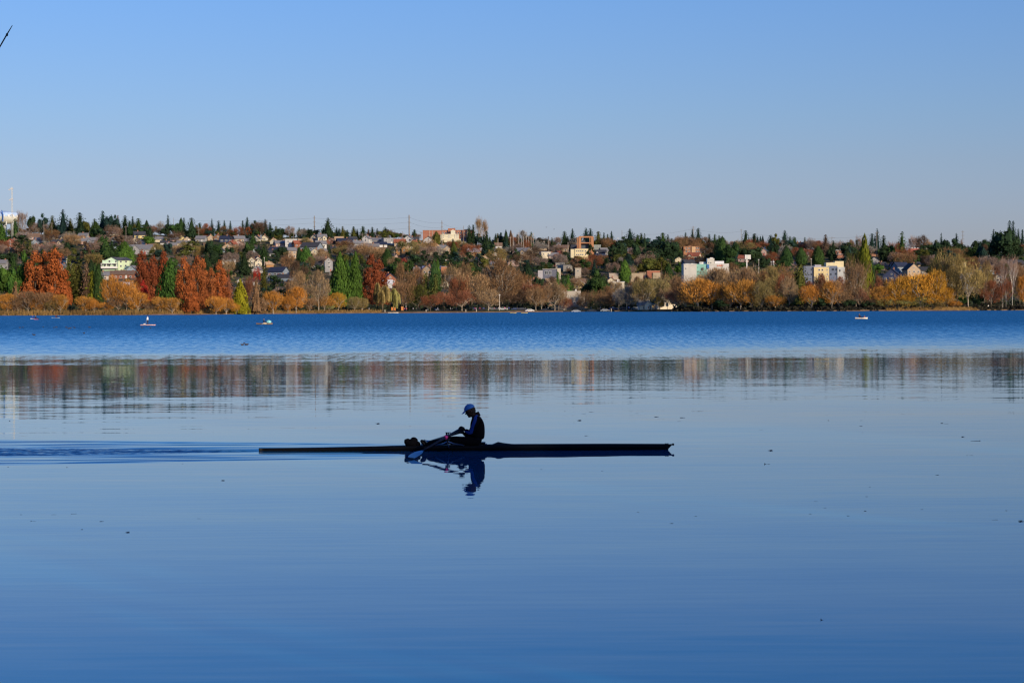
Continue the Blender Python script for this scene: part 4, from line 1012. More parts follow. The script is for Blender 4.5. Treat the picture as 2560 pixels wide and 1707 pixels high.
# the small red orange letters on the wing, too far off to be read
lb = MB(); xx = 1793.0
REDM = mat('red_letters', (.75, .13, .05), rough=.5)
for i, (ww, hh, shape) in enumerate(((2.4, 2.6, 'S'), (1.0, 1.0, '-'), (2.4, 2.4, 'u'), (1.8, 2.2, 'i'), (2.2, 2.6, 'o'), (2.2, 3.0, 'y'))):
    X0, Z0 = f(xx, 662.9 + (3-hh)*.5); t = .14*2
    X1 = X0 + ww*S; Z1 = Z0 - hh*S
    if shape in 'So': lb.box(X0, X1, .80, .93, Z0-t, Z0); lb.box(X0, X1, .80, .93, Z1, Z1+t)
    if shape == 'S': lb.box(X0, X1, .80, .93, (Z0+Z1)/2-t/2, (Z0+Z1)/2+t/2); lb.box(X0, X0+t, .79, .92, (Z0+Z1)/2, Z0); lb.box(X1-t, X1, .79, .92, Z1, (Z0+Z1)/2)
    if shape == 'o': lb.box(X0, X0+t, .79, .92, Z1, Z0); lb.box(X1-t, X1, .79, .92, Z1, Z0)
    if shape == '-': lb.box(X0, X1, .80, .93, (Z0+Z1)/2-t/2, (Z0+Z1)/2+t/2)
    if shape == 'u': lb.box(X0, X0+t, .80, .93, Z1, Z0); lb.box(X1-t, X1, .80, .93, Z1, Z0); lb.box(X0+t, X1-t, .80, .93, Z1, Z1+t); lb.box((X0+X1)/2-t/2, (X0+X1)/2+t/2, .79, .92, Z1+t, Z0)
    if shape == 'i': lb.box((X0+X1)/2-t, (X0+X1)/2+t, .80, .93, Z1, Z0); lb.box(X0, X1, .79, .92, Z1+t, Z1+2*t)
    if shape == 'y': lb.box(X0, X0+t, .80, .93, (Z0+Z1)/2, Z0); lb.box(X1-t, X1, .80, .93, Z1, Z0); lb.box(X0+t, X1-t, .80, .93, (Z0+Z1)/2-t, (Z0+Z1)/2)
    xx += ww + .7
lb.build('lettering', REDM, r)
block('apartment_house', 'rust and tan framed apartment house with balconies high on the slope', 1709, 1749, 616, 640, (.45, .22, .12), [(x, y, 3.4, 4) for x in (1716, 1723, 1741, 1746) for y in (621, 629)], (.3, .16, .1), dep=10,
   parts=[('balcony', 1729, 1738, 617, 634, (.70, .45, .25), -1, -.02), ('balcony', 1712, 1720, 624, 626, (.5, .3, .2), -1.2, -.02), ('parapet', 1722, 1728, 615, 617, (.5, .3, .2), 1, 3)])
block('roadside_block', 'low red brown and tan block left of the white corner block', 1618, 1650, 677, 697, (.42, .16, .10), [(1641, 688, 6, 3)], (.55, .28, .18), dep=8, parts=[('side_wing', 1632, 1651, 682, 697, (.50, .40, .28), -1, -.02)])
# cream apartments, shade of the side faces put into the wing colours
wl = [(x, y, 4.6, 5) for x in (2048, 2056) for y in (675, 686, 697)] + [(2068, y, 2.6, 5) for y in (675, 686, 697)]
r, f, S = block('apartment_building', 'cream four storey apartment building with recessed side wings coloured as in shade', 2035, 2072.5, 667, 710, (.84, .68, .36), wl, (.5, .5, .52), dep=14, D=1055,
   parts=[('shaded_wing_left', 2010, 2034.9, 665, 710, (.20, .23, .30), 1, 13), ('shaded_wing_right', 2072.6, 2094, 665, 710, (.17, .21, .30), 1, 13), ('pale_wing', 2094.1, 2114, 668, 710, (.58, .60, .58), .5, 13),
          ('penthouse', 2068, 2090, 656.5, 667, (.84, .73, .45), 3, 10), ('penthouse', 2090.1, 2112, 653, 668, (.84, .72, .44), 3.4, 10), ('roof_hut', 2040, 2056, 661.5, 666.8, (.45, .43, .45), 4, 8)])
for x, y, w_ in ((2083, 674, 6), (2091, 674, 3), (2090, 685, 4), (2078, 686, 3), (2029, 674, 2.5), (2029, 686, 2.5), (2100, 677, 3)):
    xx, zz = f(x, y); boxbuild(r, 'window', xx-w_*S/2, xx+w_*S/2, (.38 if x > 2094 else .9), (.52 if x > 2094 else 1.02), zz-2.4*S, zz+2.4*S, (.1, .1, .1), PANE)
block('motel_building', 'low brick motel with white roof edge among the firs', 2089, 2137, 625.5, 648, (.40, .19, .13), [(x, 632, 4, 3) for x in (2095, 2107, 2119, 2130)], (.75, .75, .75), dep=10, parts=[('balcony', 2091, 2125, 635, 637, (.6, .5, .5), -1, -.02)])
block('brick_row', 'long low plain brick building behind the tall cypress', 2172, 2206, 625.5, 642, (.42, .22, .15), [(x, 632, 3, 3) for x in (2178, 2188, 2198)], (.6, .3, .22), dep=10)
block('brick_row', 'short brick building at the end of the brick row', 2233, 2248, 624, 640, (.46, .24, .16), [(2240, 631, 3, 3)], (.5, .3, .22), dep=8)
block('brick_hall', 'red brick hall with white parapet blocks near the dark pines', 2276, 2306, 621.5, 642, (.50, .15, .12), [(x, 632, 3, 3) for x in (2284, 2298)], (.5, .2, .16), dep=8, parts=[('parapet_block', 2279 + 7*i, 2282.5 + 7*i, 619.5, 621.4, (.78, .76, .70), .5, 2) for i in range(4)])
block('flats', 'flats with a dark blue grey wall on the mid slope', 1357, 1392, 672, 700, (.16, .17, .22), [(1366, 682, 8, 9), (1376, 682, 7, 9)], (.35, .33, .3), dep=10, parts=[('side_wing', 1393, 1402, 671, 700, (.62, .55, .42), -.5, 6), ('annex', 1345, 1356.9, 676, 698, (.5, .48, .5), 0, 6)])
block('flats', 'square concrete flats behind the brown pine', 1438, 1453, 670, 696, (.5, .44, .36), [(1445, 678, 4, 4)], (.4, .36, .3), dep=8)
block('warehouse', 'wide pale tan warehouse wall beyond the cypress', 1523, 1561, 683, 700, (.55, .45, .36), [], (.5, .42, .35), dep=10)
block('warehouse', 'tan boarded warehouse wall with plain flat roof', 1577, 1608, 683, 706, (.50, .40, .28), [], (.45, .37, .27), dep=10)
block('shop_building', 'orange brick shop end wall beside tall cypress', 1103, 1117, 666, 690, (.50, .22, .11), [], (.3, .3, .38), dep=8, parts=[('awning', 1055, 1102.9, 665, 673, (.16, .20, .38), .5, 6)])
block('garage_building', 'low white building with a row of dark openings', 1098, 1132, 687.5, 700, (.80, .77, .72), [(1116 + 3*i, 690.5, 2, 2.2) for i in range(4)], (.7, .7, .68), dep=6, parts=[('orange_sign', 1106, 1110, 688.5, 692, (.6, .2, .12), -.15, -.02)])
block('white_store', 'small white store with roof hut beside the bare trees', 1528, 1557, 706, 722, (.76, .73, .64), [], (.6, .6, .56), dep=8, parts=[('chimney', 1543, 1549, 699, 706, (.7, .68, .62), 1, 3)])
# bathhouse by the shore
r, f, S = block('bathhouse', 'large weathered grey tan bathhouse by the shore with stepped roof', 1400, 1462, 736, 781, (.42, .37, .30), [(1406+6*i, 740.5, 1.8, 3) for i in range(5)] + [(1412, 756, 3, 4), (1436, 757, 5, 5), (1450, 757, 3, 5)], (.5, .45, .38), dep=12, D=968,
   parts=[('upper_storey', 1409, 1453, 727.5, 736, (.50, .45, .37), 1.5, 9), ('chimney', 1438.5, 1442.5, 723, 728, (.7, .68, .62), 3, 4.5), ('canopy', 1428, 1446, 766, 768, (.25, .25, .24), -2.5, -.02)])
# boathouse with rounded gable, and its white neighbour
r, p, D = special('boathouse', 1664, 779, 'cream boathouse with tall rounded gable beside the shore path', 'building', D=950)
S = D/FPX; f = lambda x, y: ((x-1664)*S, CAMZ + (hz(1664)-y)*S - p.z)
b = MB(); x0, x1 = f(1643, 0)[0], f(1678, 0)[0]; ze = f(0, 757)[1]; zt = f(0, 737)[1]
b.box(x0, x1, 0, 14, -1, ze)
arc = [(x0 + (x1-x0)*i/8, ze + (zt-ze)*sin(pi*i/8)**.8) for i in range(9)]
n = len(b.v); b.v += [(x, -.01, z) for x, z in arc] + [(x, 14.01, z) for x, z in arc]
b.f.append(tuple(n+i for i in range(9))); b.m.append(0); b.f.append(tuple(n+17-i for i in range(9))); b.m.append(0)
o = b.build('wall', PAINT, r); o.color = (.80, .70, .52, 1)
b = MB()
for (xa, za), (xb, zb) in zip(arc, arc[1:]):
    b.poly([(xa, -.5, za+.03), (xb, -.5, zb+.03), (xb, 14.4, zb+.03), (xa, 14.4, za+.03), (xa, -.5, za+.3), (xb, -.5, zb+.3), (xb, 14.4, zb+.3), (xa, 14.4, za+.3)], [(0,3,2,1),(4,5,6,7),(0,1,5,4),(2,3,7,6)])
o = b.build('roof', ROOFM, r); o.color = (.06, .06, .07, 1)
boxbuild(r, 'side_wing', x1+.02, f(1692, 0)[0], .5, 12, -1, f(0, 761)[1], (.76, .68, .54))
for x in (1650, 1658, 1668): win(r, f(x, 0)[0], -.07, f(0, 762)[1], 1.4, 1.8)
house(1604, 750, 780, 20, 's', 'white', 'g', rot=-8, label='small white shed half hidden by the bare grey tree'); house(1621, 753, 780, 18, 'g', 'cream', 'g', rot=8, label='small cream shed beside the reddish bush')
r, p, D = special('white_tent', 1080, 779, 'pale grey marquee tent under the low dark trees', 'tent', D=935)
S = D/FPX; b = MB(); hw, h = 17*S, 10*S
b.poly([(-hw, 0, 0), (hw, 0, 0), (hw, 5, 0), (-hw, 5, 0), (-hw, 0, h*.6), (hw, 0, h*.6), (hw, 5, h*.6), (-hw, 5, h*.6), (-hw*.6, 2.5, h), (hw*.6, 2.5, h)], [(0,1,5,4),(1,2,6,5),(2,3,7,6),(3,0,4,7),(4,5,9,8),(5,6,9),(6,7,8,9),(7,4,8)])
o = b.build('canopy', PAINT, r); o.color = (.5, .5, .5, 1)
b = MB(); b.box(-1.2, 1.2, -.06, -.01, 0, h*.5); o = b.build('door', OBJC, r); o.color = (.03, .03, .04, 1)

# water tower and lattice mast at the frame's edge
r, p, D = special('water_tower', 12, 590, 'white and blue round water tower on legs at the skyline', 'water tower', D=1640)
S = D/FPX; f = lambda x, y: ((x-12)*S, CAMZ + (hz(12)-y)*S - p.z)
R0 = 36*S; zt, zm, zb_ = f(0, 528)[1], f(0, 540)[1], f(0, 551)[1]
def lathe(prof, seg=20):
    b = MB(); n0 = 0
    for (rr, z) in prof:
        for k in range(seg): b.v.append((cos(2*pi*k/seg)*rr, sin(2*pi*k/seg)*rr, z))
    for i in range(len(prof)-1):
        for k in range(seg): b.f.append((i*seg+k, i*seg+(k+1) % seg, (i+1)*seg+(k+1) % seg, (i+1)*seg+k)); b.m.append(0)
    return b
o = lathe([(R0*.98, zb_+2.6), (R0, zm), (R0*.93, zm+2.2), (R0*.6, zt-1), (.1, zt)]).build('tank', PAINT, r, smooth=True); o.color = (.42, .56, .76, 1)
o = lathe([(R0*.4, zb_-3), (R0*.97, zb_), (R0*.985, zb_+2.59)]).build('tank_bowl', PAINT, r, smooth=True); o.color = (.62, .62, .54, 1)
for k in range(18):
    a = 2*pi*k/18; b = MB(); b.box(-.9, .9, -.06, .06, -.9, .9)
    o = b.build('white_panel', TRIM, r, loc=(cos(a)*R0*1.005, sin(a)*R0*1.005, zm-.6)); o.rotation_euler = (0, 0, a-pi/2)
for k in range(8):
    a = 2*pi*(k+.5)/8; b = MB(); b.tube([(cos(a)*R0*.7, sin(a)*R0*.7, -3), (cos(a)*R0*.72, sin(a)*R0*.72, zb_-.5)], .5, 6)
    o = b.build('leg', PAINT, r); o.color = (.6, .62, .6, 1)
b = MB(); b.tube([(0, 0, -3), (0, 0, zb_)], 1.6, 10); o = b.build('riser', PAINT, r); o.color = (.5, .52, .55, 1)
b = MB(); b.tube([(f(14.5, 0)[0], -R0*1.05, f(0, 528)[1]), (f(18, 0)[0], -R0*1.07, f(0, 540)[1]), (f(17, 0)[0], -R0*1.05, f(0, 556)[1])], .45, 5); o = b.build('ladder', PAINT, r); o.color = (.06, .16, .45, 1)
r, p, D = special('radio_mast', 31, 592, 'tall thin white lattice radio mast beside the water tower', 'mast', D=1600)
S = D/FPX; zt = CAMZ + (hz(31)-468)*S - p.z
b = MB()
for a in (0, 2.09, 4.19): b.tube([(cos(a)*.7, sin(a)*.7, -2), (cos(a)*.35, sin(a)*.35, zt)], .12, 4)
zz = 0
while zz < zt-2:
    b.tube([(.6, 0, zz), (-.3, .5, zz+1.8)], .07, 3); b.tube([(-.3, .5, zz+1.8), (-.3, -.5, zz+2.2)], .07, 3); b.tube([(-.3, -.5, zz+2.2), (.6, 0, zz+3.6)], .07, 3); zz += 3.6
o = b.build('lattice', PAINT, r); o.color = (.52, .52, .47, 1)
for zf, w_ in ((.965, 1.6), (.78, 1.3), (.5, 1.0)):
    b = MB(); b.box(-w_, w_*.6, -.5, .5, zt*zf-.5, zt*zf+.5); b.box(-w_-1.0, -w_-.1, -.3, .3, zt*zf-1.1, zt*zf-.2); o = b.build('antenna', PAINT, r); o.color = (.5, .5, .5, 1)

# utility poles
def pole(px, top, base, r_=.16, arms=(), lamp=False, col=(.22, .19, .16), label=None, D=None, name='utility_pole', cat='pole'):
    p = land(px, base, D); D = p.y; h = CAMZ + (hz(px)-top)*D/FPX - p.z
    root = empty(name, p); tag(root, label, cat)
    b = MB(); b.tube([(0, 0, -1), (0, 0, h)], [r_*1.2, r_*.8], 6); o = b.build('pole', PAINT, root); o.color = (*col, 1)
    for dz, w_ in arms:
        b = MB(); b.box(-w_, w_, -.1, .1, h-dz-.08, h-dz+.08)
        for s in (-.9, -.45, .45, .9): b.box(s*w_-.06, s*w_+.06, -.06, .06, h-dz+.082, h-dz+.32)
        o = b.build('crossarm', PAINT, root); o.color = (*col, 1)
    if lamp:
        b = MB(); b.box(-.35, .35, -.25, .25, h-.02, h+.35); b.build('lamp_head', TRIM, root)
    ALLP.append([root, px, label, name]); return root, h, p
ALLP = []
tops = {}
for (px, top, base, rr, arms) in ((130, 556, 598, .22, ((1, 1.4),)), (110, 553, 612, .2, ()), (315, 565, 606, .22, ((1, 1.2),)), (497, 572, 602, .22, ((1, 1.2),)), (538, 574, 590, .15, ((1, 2),)), (434, 545, 582, .15, ()),
      (786, 540, 586, .42, ((2, 1.2), (5, 1.2), (9, 1.2))), (1023, 538, 598, .55, ((2, 1.4), (6, 1.4), (10, 1.4))), (1105, 552, 612, .32, ((2, 1), (5, 1))), (1159, 565, 592, .2, ()), (1053, 580, 638, .28, ((1, 1),)), (1006, 579, 604, .18, ()),
      (734, 574, 602, .2, ()), (740, 585, 606, .2, ()), (652, 580, 612, .22, ()), (906, 582, 604, .18, ()), (917, 583, 604, .18, ()), (1555, 576, 604, .2, ()), (1733, 566, 618, .32, ((1, 2), (3, 2))), (1853, 573, 606, .2, ((1, 1),)), (1956, 604, 632, .22, ((1, 1.2),)),
      (2192, 579, 652, .28, ((1, 1.2),)), (2080, 592, 632, .2, ((1, 2.5),)), (2407, 577, 614, .22, ((1, 1.3), (4, 1.3), (7, 1.3), (10, 1.3))), (2423, 619, 644, .2, ((1, 1.2),)), (2447, 617, 644, .25, ((1, 1),)), (2316, 620, 650, .3, ((1, 1.5),)), (2286, 632, 652, .2, ()),
      (986, 626, 668, .2, ((1, 1),)), (742, 618, 660, .22, ((1, 1),)), (1571, 622, 650, .15, ()), (1538, 665, 684, .15, ()), (1925, 634, 668, .15, ((1, 1),))):
    tops[px] = pole(px, top, base, rr, arms)
for i, (px, top) in enumerate(((1283, 583), (1297, 582), (1309, 592), (1316, 589), (1322, 592), (1328, 587), (1333, 583), (1304, 596), (1345, 600), (1360, 602), (1372, 598), (1420, 606), (1276, 592), (1245, 596), (1340, 592))):
    pole(px, top, 634, .2, ((1, .8),) if i % 3 == 0 else (), col=(.42, .37, .32), name='substation_mast', cat='mast')
for px, top, base, D in ((1015, 741, 780, 915), (1115, 651, 672, None), (2037, 694, 776, 960), (2118, 679, 712, None), (1935, 655, 690, None), (1928, 655, 690, None), (2028, 648, 668, None), (2056, 642, 664, None), (1897, 650, 690, None), (1249, 738, 780, 930), (825, 660, 690, None), (661, 645, 672, None), (1222, 690, 720, None), (1545, 596, 612, None)):
    pole(px, top, base, .14, (), True, (.6, .56, .50), D=D, name='street_lamp', cat='street lamp')
# overhead wires between the tall ridge poles
def wire(a, b_, dz, sag=1.5):
    (ra, ha, pa), (rb_, hb, pb_) = tops[a], tops[b_]
    A = pa + Vector((0, 0, ha-dz)); B = pb_ + Vector((0, 0, hb-dz))
    b = MB(); n = 10
    b.tube([A + (B-A)*i/n - Vector((0, 0, sag*4*(i/n)*(1-i/n))) for i in range(n+1)], .045, 3)
    o = b.build('overhead_wire', mat('wire', (.05, .05, .05))); tag(o, None, 'cable', 'overhead wires along the ridge'); WIRES.append((o, a, b_, dz))
WIRES = []
for a, b_ in ((434, 786), (786, 1023), (1023, 1105), (1105, 1159)):
    for dz in (2, 6, 11): wire(a, b_, dz)
wire(1555, 1733, 2, 3); wire(1733, 1853, 2, 2); wire(1853, 2080, 2, 2); wire(2080, 2192, 1, 1.5)

# roadside billboard
r, p, D = special('billboard', 1867.5, 700, 'white panelled billboard on one thick post', 'billboard', D=1060)
S = D/FPX; f = lambda x, y: ((x-1867.5)*S, CAMZ + (hz(1867)-y)*S - p.z)
boxbuild(r, 'post', -.28, .28, .2, .7, -2, f(0, 648)[1], (.7, .68, .64))
for i in range(4):
    boxbuild(r, 'panel', f(1862.5+3.6*i, 0)[0]+.04, f(1862.5+3.6*(i+1), 0)[0]-.04, -.1, .15, f(0, 648)[1], f(0, 637.5)[1], [(.74, .72, .68), (.66, .70, .66), (.72, .70, .62), (.78, .76, .72)][i])
boxbuild(r, 'frame', f(1862, 0)[0], f(1877.5, 0)[0], .16, .4, f(0, 649)[1], f(0, 637)[1], (.3, .3, .3))
pole(1933, 650, 684, .12, (), False, (.8, .8, .8), label='white globe lamp on a short pole by the road', name='globe_lamp', cat='street lamp')
b = MB(); b.blob((0, 0, 0), .55, 6, 10); _p = P(1933, 655, 1050); 
_r = ALLP[-1][0]; o = b.build('globe', TRIM, _r, loc=Vector((0, -.3, CAMZ + (hz(1933)-655)*_r.location.y/FPX - _r.location.z)), smooth=True)

# ------------------------------------------------------------------ people, cars, boats
def body_mesh(pose):
    if pose == 'stand':
        v = [(0, 0, .93), (0, 0, 1.15), (0, 0, 1.38), (0, 0, 1.52), (0, -.01, 1.66), (-.09, 0, .88), (-.10, .02, .48), (-.11, 0, .08), (-.11, -.10, .03), (.09, 0, .88), (.11, -.03, .48), (.13, .03, .08), (.13, -.08, .03),
             (-.19, 0, 1.38), (-.24, .02, 1.1), (-.22, -.06, .85), (.19, 0, 1.38), (.24, .02, 1.1), (.22, -.06, .85)]
    else:
        v = [(0, 0, .12), (0, .03, .34), (0, .02, .56), (0, -.02, .70), (0, -.04, .84), (-.09, -.04, .12), (-.11, -.42, .26), (-.11, -.80, .08), (-.11, -.86, .16), (.09, -.04, .12), (.11, -.42, .26), (.11, -.80, .08), (.11, -.86, .16),
             (-.19, 0, .56), (-.26, -.10, .33), (-.18, -.34, .34), (.19, 0, .56), (.26, -.10, .33), (.18, -.34, .34)]
    e = [(0, 1), (1, 2), (2, 3), (3, 4), (0, 5), (5, 6), (6, 7), (7, 8), (0, 9), (9, 10), (10, 11), (11, 12), (2, 13), (13, 14), (14, 15), (2, 16), (16, 17), (17, 18)]
    r = [(.15, .11), (.15, .11), (.17, .11), .055, .10, .09, .065, .045, .04, .09, .065, .045, .04, .07, .05, .035, .07, .05, .035]
    me = skin_mesh('person_' + pose, v, e, r, 1)
    me.materials.append(OBJC); me.materials.append(TROUS); me.materials.append(SKIN)
    for p in me.polygons:
        c = p.center
        if pose == 'stand': p.material_index = 1 if c.z < .92 else (2 if c.z > 1.47 or (abs(c.x) > .18 and c.z < .92) else 0)
        else: p.material_index = 1 if (c.y < -.08 and c.z < .3 and abs(c.x) < .2) else (2 if c.z > .66 else 0)
        p.use_smooth = True
    return me
PS, PT = body_mesh('stand'), body_mesh('sit')
def person(loc, pose, col, rz=0.0, sc=1.0, label='', group=None):
    o = link('person', PS if pose == 'stand' else PT, loc=loc); o.rotation_euler = (0, 0, rz); o.scale = (sc, sc, sc); o.color = (*col, 1)
    tag(o, label, 'person', group); return o
PC = [((.75, .72, .70), 'white'), ((.06, .08, .30), 'navy'), ((.55, .08, .22), 'pink'), ((.05, .05, .06), 'black'), ((.08, .12, .55), 'bright blue'), ((.45, .07, .05), 'red'), ((.30, .30, .32), 'grey'), ((.50, .45, .30), 'beige')]
rn = R_(77)
WALK = [(1036, 0), (1044, 3), (1096, 0), (1127, 6), (1142, 3), (1187, 2), (1190, 0), (1198, 2), (1201, 5), (1209, 1), (1216, 3), (1224, 0), (1235, 2), (1241, 1), (1246, 6), (1250, 0), (1262, 2), (1267, 7), (1271, 1), (1273, 4), (1294, 3), (1316, 6), (1376, 0), (1368, 3), (1418, 5), (1434, 6), (1469, 6), (1490, 0), (1512, 0), (1543, 0), (1571, 4), (1574, 1), (1581, 4), (1584, 0), (1586, 3), (1606, 5), (1697, 0), (1701, 3), (1765, 7), (1781, 0), (1789, 0), (513, 6), (520, 3), (528, 0), (532, 6), (481, 0), (146, 3), (162, 0), (915, 0), (932, 6), (1965, 5), (1017, 2), (1022, 5), (2420, 0), (1828, 4), (1833, 0)]
WP = []
for i, (px, ci) in enumerate(WALK):
    X = (px-1280)/FPX*905; Y = shoreY(X) + rn.uniform(6, 14); z = terr(X, Y) + .02
    sc = rn.uniform(.92, 1.05)
    o = person((X, Y, z), 'stand', PC[ci][0], rn.uniform(-1.8, 1.8), sc); WP.append((o, px, PC[ci][1]))
def car(px, D, ci, rz=0.0):
    X = (px-1280)/FPX*D; z = terr(X, D) + .0
    r = empty('parked_car', (X, D, z), rz); tag(r, None, 'car', 'cars parked behind the shore trees')
    b = MB(); prof = [(-2.2, .35), (-2.2, .75), (-1.5, .9), (-1.0, 1.38), (.7, 1.40), (1.4, .95), (2.15, .82), (2.2, .35)]
    n = len(prof); pts = [(x, -.86, z_) for x, z_ in prof] + [(x, .86, z_) for x, z_ in prof]
    b.poly(pts, [tuple(range(n)), tuple(range(2*n-1, n-1, -1))] + [(i, n+i, n+(i+1) % n, (i+1) % n) for i in range(n)])
    o = b.build('body', OBJC, r); o.color = (*ci, 1)
    for s in (-1, 1):
        b = MB(); b.poly([(-1.25, s*.875, .93), (-.95, s*.875, 1.28), (.6, s*.875, 1.30), (1.1, s*.875, .95)], [(0, 1, 2, 3)] if s < 0 else [(3, 2, 1, 0)]); b.build('side_window', PANE, r)
        for x in (-1.35, 1.35):
            b = MB(); b.tube([(x, s*.70, .33), (x, s*.90, .33)], .33, 10); b.build('wheel', DARK, r)
    CARS.append((r, px)); return r
CARS = []
for px, D, c in ((1140, 945, 'w'), (1165, 940, 'd'), (1180, 940, 'b'), (1205, 942, 'd'), (1232, 940, 'd'), (1258, 945, 'w'), (1290, 948, 'b'), (1305, 940, 'd'), (1324, 935, 'w'), (1362, 945, 'd'), (1440, 948, 's'), (1480, 945, 'd'), (1513, 940, 's'), (1533, 945, 'b'), (1560, 940, 'd'), (1590, 940, 's'), (1067, 950, 'd'), (1120, 945, 'd'), (1050, 945, 'r')):
    car(px, D, {'w': (.6, .6, .6), 'd': (.03, .035, .05), 'b': (.03, .05, .14), 's': (.25, .28, .33), 'r': (.3, .05, .04)}[c], rn.uniform(-.3, .3))
# red and white stacked craft racks left of the willow
for px, D, w_, h_, c, lb_ in ((984, 908, 2.0, 1.7, (.55, .20, .06), 'orange boat rack panel beneath the drooping willow'), (1006, 908, 1.0, 2.0, (.60, .24, .08), 'upright orange rack panel beside the lamp on the path')):
    X = (px-1280)/FPX*D; z = terr(X, D); r = empty('boat_rack', (X, D, z)); tag(r, lb_, 'rack')
    boxbuild(r, 'panel', -w_/2, w_/2, 0, .1, .25, h_, c)
    for s in (-1, 1): boxbuild(r, 'post', s*w_/2-.06, s*w_/2+.06, .12, .24, -.1, h_+.1, (.3, .2, .12))
# marker posts along the waterline
for i, px in enumerate((968, 1164, 1190, 1420, 1521, 1541, 1067)):
    X = (px-1280)/FPX*890; Y = shoreY(X) - 1.2; b = MB(); b.tube([(0, 0, -.5), (0, 0, 1.5)], .14, 6)
    o = b.build('mooring_post', PAINT, None, (X, Y, 0)); o.color = (.62, .55, .45, 1); tag(o, None, 'post', 'pale mooring posts along the far waterline'); POSTS = globals().setdefault('POSTS', []); POSTS.append((o, px))

def hull_mesh(Lh, B, H, sheer=.12, pointy=1.0, flat=False):
    b = MB(); n = 12; secs = []
    for i in range(n+1):
        t = -1 + 2*i/n; wv = B/2*max(.02, (1-abs(t)**2.2))**pointy; zt = H + sheer*t*t
        secs.append([(t*Lh/2, -wv, zt), (t*Lh/2, -wv*.75, zt*.25), (t*Lh/2, 0, -.04), (t*Lh/2, wv*.75, zt*.25), (t*Lh/2, wv, zt), (t*Lh/2, 0, zt + (.03 if flat else -.02))])
    for s in secs: b.v += s
    for i in range(n):
        for k in range(6):
            k2 = (k+1) % 6; b.f.append((i*6+k, (i+1)*6+k, (i+1)*6+k2, i*6+k2)); b.m.append(0)
    return b
def craft(name, px, py, Lh, B, H, col, label, cat, rz=0.0, flat=False):
    p = on_water(px, py); r = empty(name, p, rz); tag(r, label, cat)
    o = hull_mesh(Lh, B, H, .1 if not flat else .03, 1, flat).build('hull', OBJC, r, smooth=True); o.color = (*col, 1)
    return r, p
# stand-up paddler
r, p = craft('paddle_board', 369.5, 813.5, 2.45, .75, .10, (.80, .42, .40), 'pale pink paddleboard carrying a standing paddler', 'paddleboard', .1, True)
b = MB(); b.box(-1.15, 1.15, -.22, .22, .135, .150); b.build('deck_pad', TRIM, r)
b = MB(); b.blob((-.55, 0, .24), (.2, .15, .1), 4, 6); o = b.build('gear_bag', TRIM, r)
o = person(p + Vector((-.02, 0, .15)), 'stand', (.66, .66, .72), 1.2, .83, 'standing paddler in a white top and dark trousers on the board')
b = MB(); b.tube([(-.32, -.1, .05), (-.08, 0, 1.25)], .018, 5); b.blob((-.34, -.1, -.02), (.03, .10, .2), 4, 6)
o = b.build('paddle', METAL, None, p + Vector((0, -.25, .05))); tag(o, 'thin grey paddle held by the standing paddler', 'paddle')
# small rowing boat with a dark clad rower
r, p = craft('rowing_boat', 661, 811, 2.7, .7, .18, (.20, .12, .08), 'low brown boat with a dark clad rower and turquoise bag', 'boat', .05)
for s in (-1, 1):
    b = MB(); b.tube([(0, s*.25, .3), (s*.3, s*1.4, .05)], .02, 4); b.build('oar', TRIM, r)
person(p + Vector((-.1, 0, .12)), 'sit', (.02, .02, .03), pi/2, 1.0, 'rower in black bent forward in the low brown boat')
b = MB(); b.blob((.75, 0, .42), (.42, .25, .30), 5, 8, .12, R_(3)); o = b.build('bag', OBJC, None, p); o.color = (.25, .62, .62, 1); tag(o, 'turquoise bag heaped at the end of the brown boat', 'bag')
b = MB(); b.blob((.1, -.32, .16), (.4, .12, .14), 4, 8); o = b.build('bag', OBJC, None, p); o.color = (.55, .42, .28, 1); tag(o, 'tan bag beside the rower in the brown boat', 'bag')
# fishing boat at right
r, p = craft('fishing_boat', 2153.5, 797.5, 2.4, .9, .26, (.72, .62, .52), 'small cream fishing boat carrying two seated people', 'boat', -.05)
person(p + Vector((-.42, 0, .18)), 'sit', (.04, .012, .012), .9, 1.05, 'larger person in dark maroon seated in the cream fishing boat')
person(p + Vector((.62, 0, .1)), 'sit', (.55, .22, .18), -1.2, .72, 'smaller person in pink seated at the end of the fishing boat')
# kayaks near the left shore
r, p = craft('kayak', 81, 797.5, 1.4, .5, .12, (.5, .5, .6), 'short white kayak with a blue clad paddler near shore', 'kayak', 1.0)
person(p + Vector((0, 0, .1)), 'sit', (.03, .05, .35), 1.5, 1.1, 'paddler in blue sitting in the short white kayak')
r, p = craft('kayak', 91, 799, 1.2, .5, .12, (.38, .12, .20), 'short pink kayak beside the white kayak', 'kayak', .6)
person(p + Vector((-.2, 0, .1)), 'sit', (.05, .02, .06), 1.5, 1.1, 'paddler in dark purple sitting in the short pink kayak')
r, p = craft('canoe', 139, 795, 2.4, .5, .08, (.35, .42, .55), 'thin pale blue canoe close to the willow shore', 'canoe', 0)
person(p + Vector((.1, 0, .1)), 'sit', (.12, .02, .03), 1.3, 1.1, 'paddler in dark red sitting in the pale blue canoe')
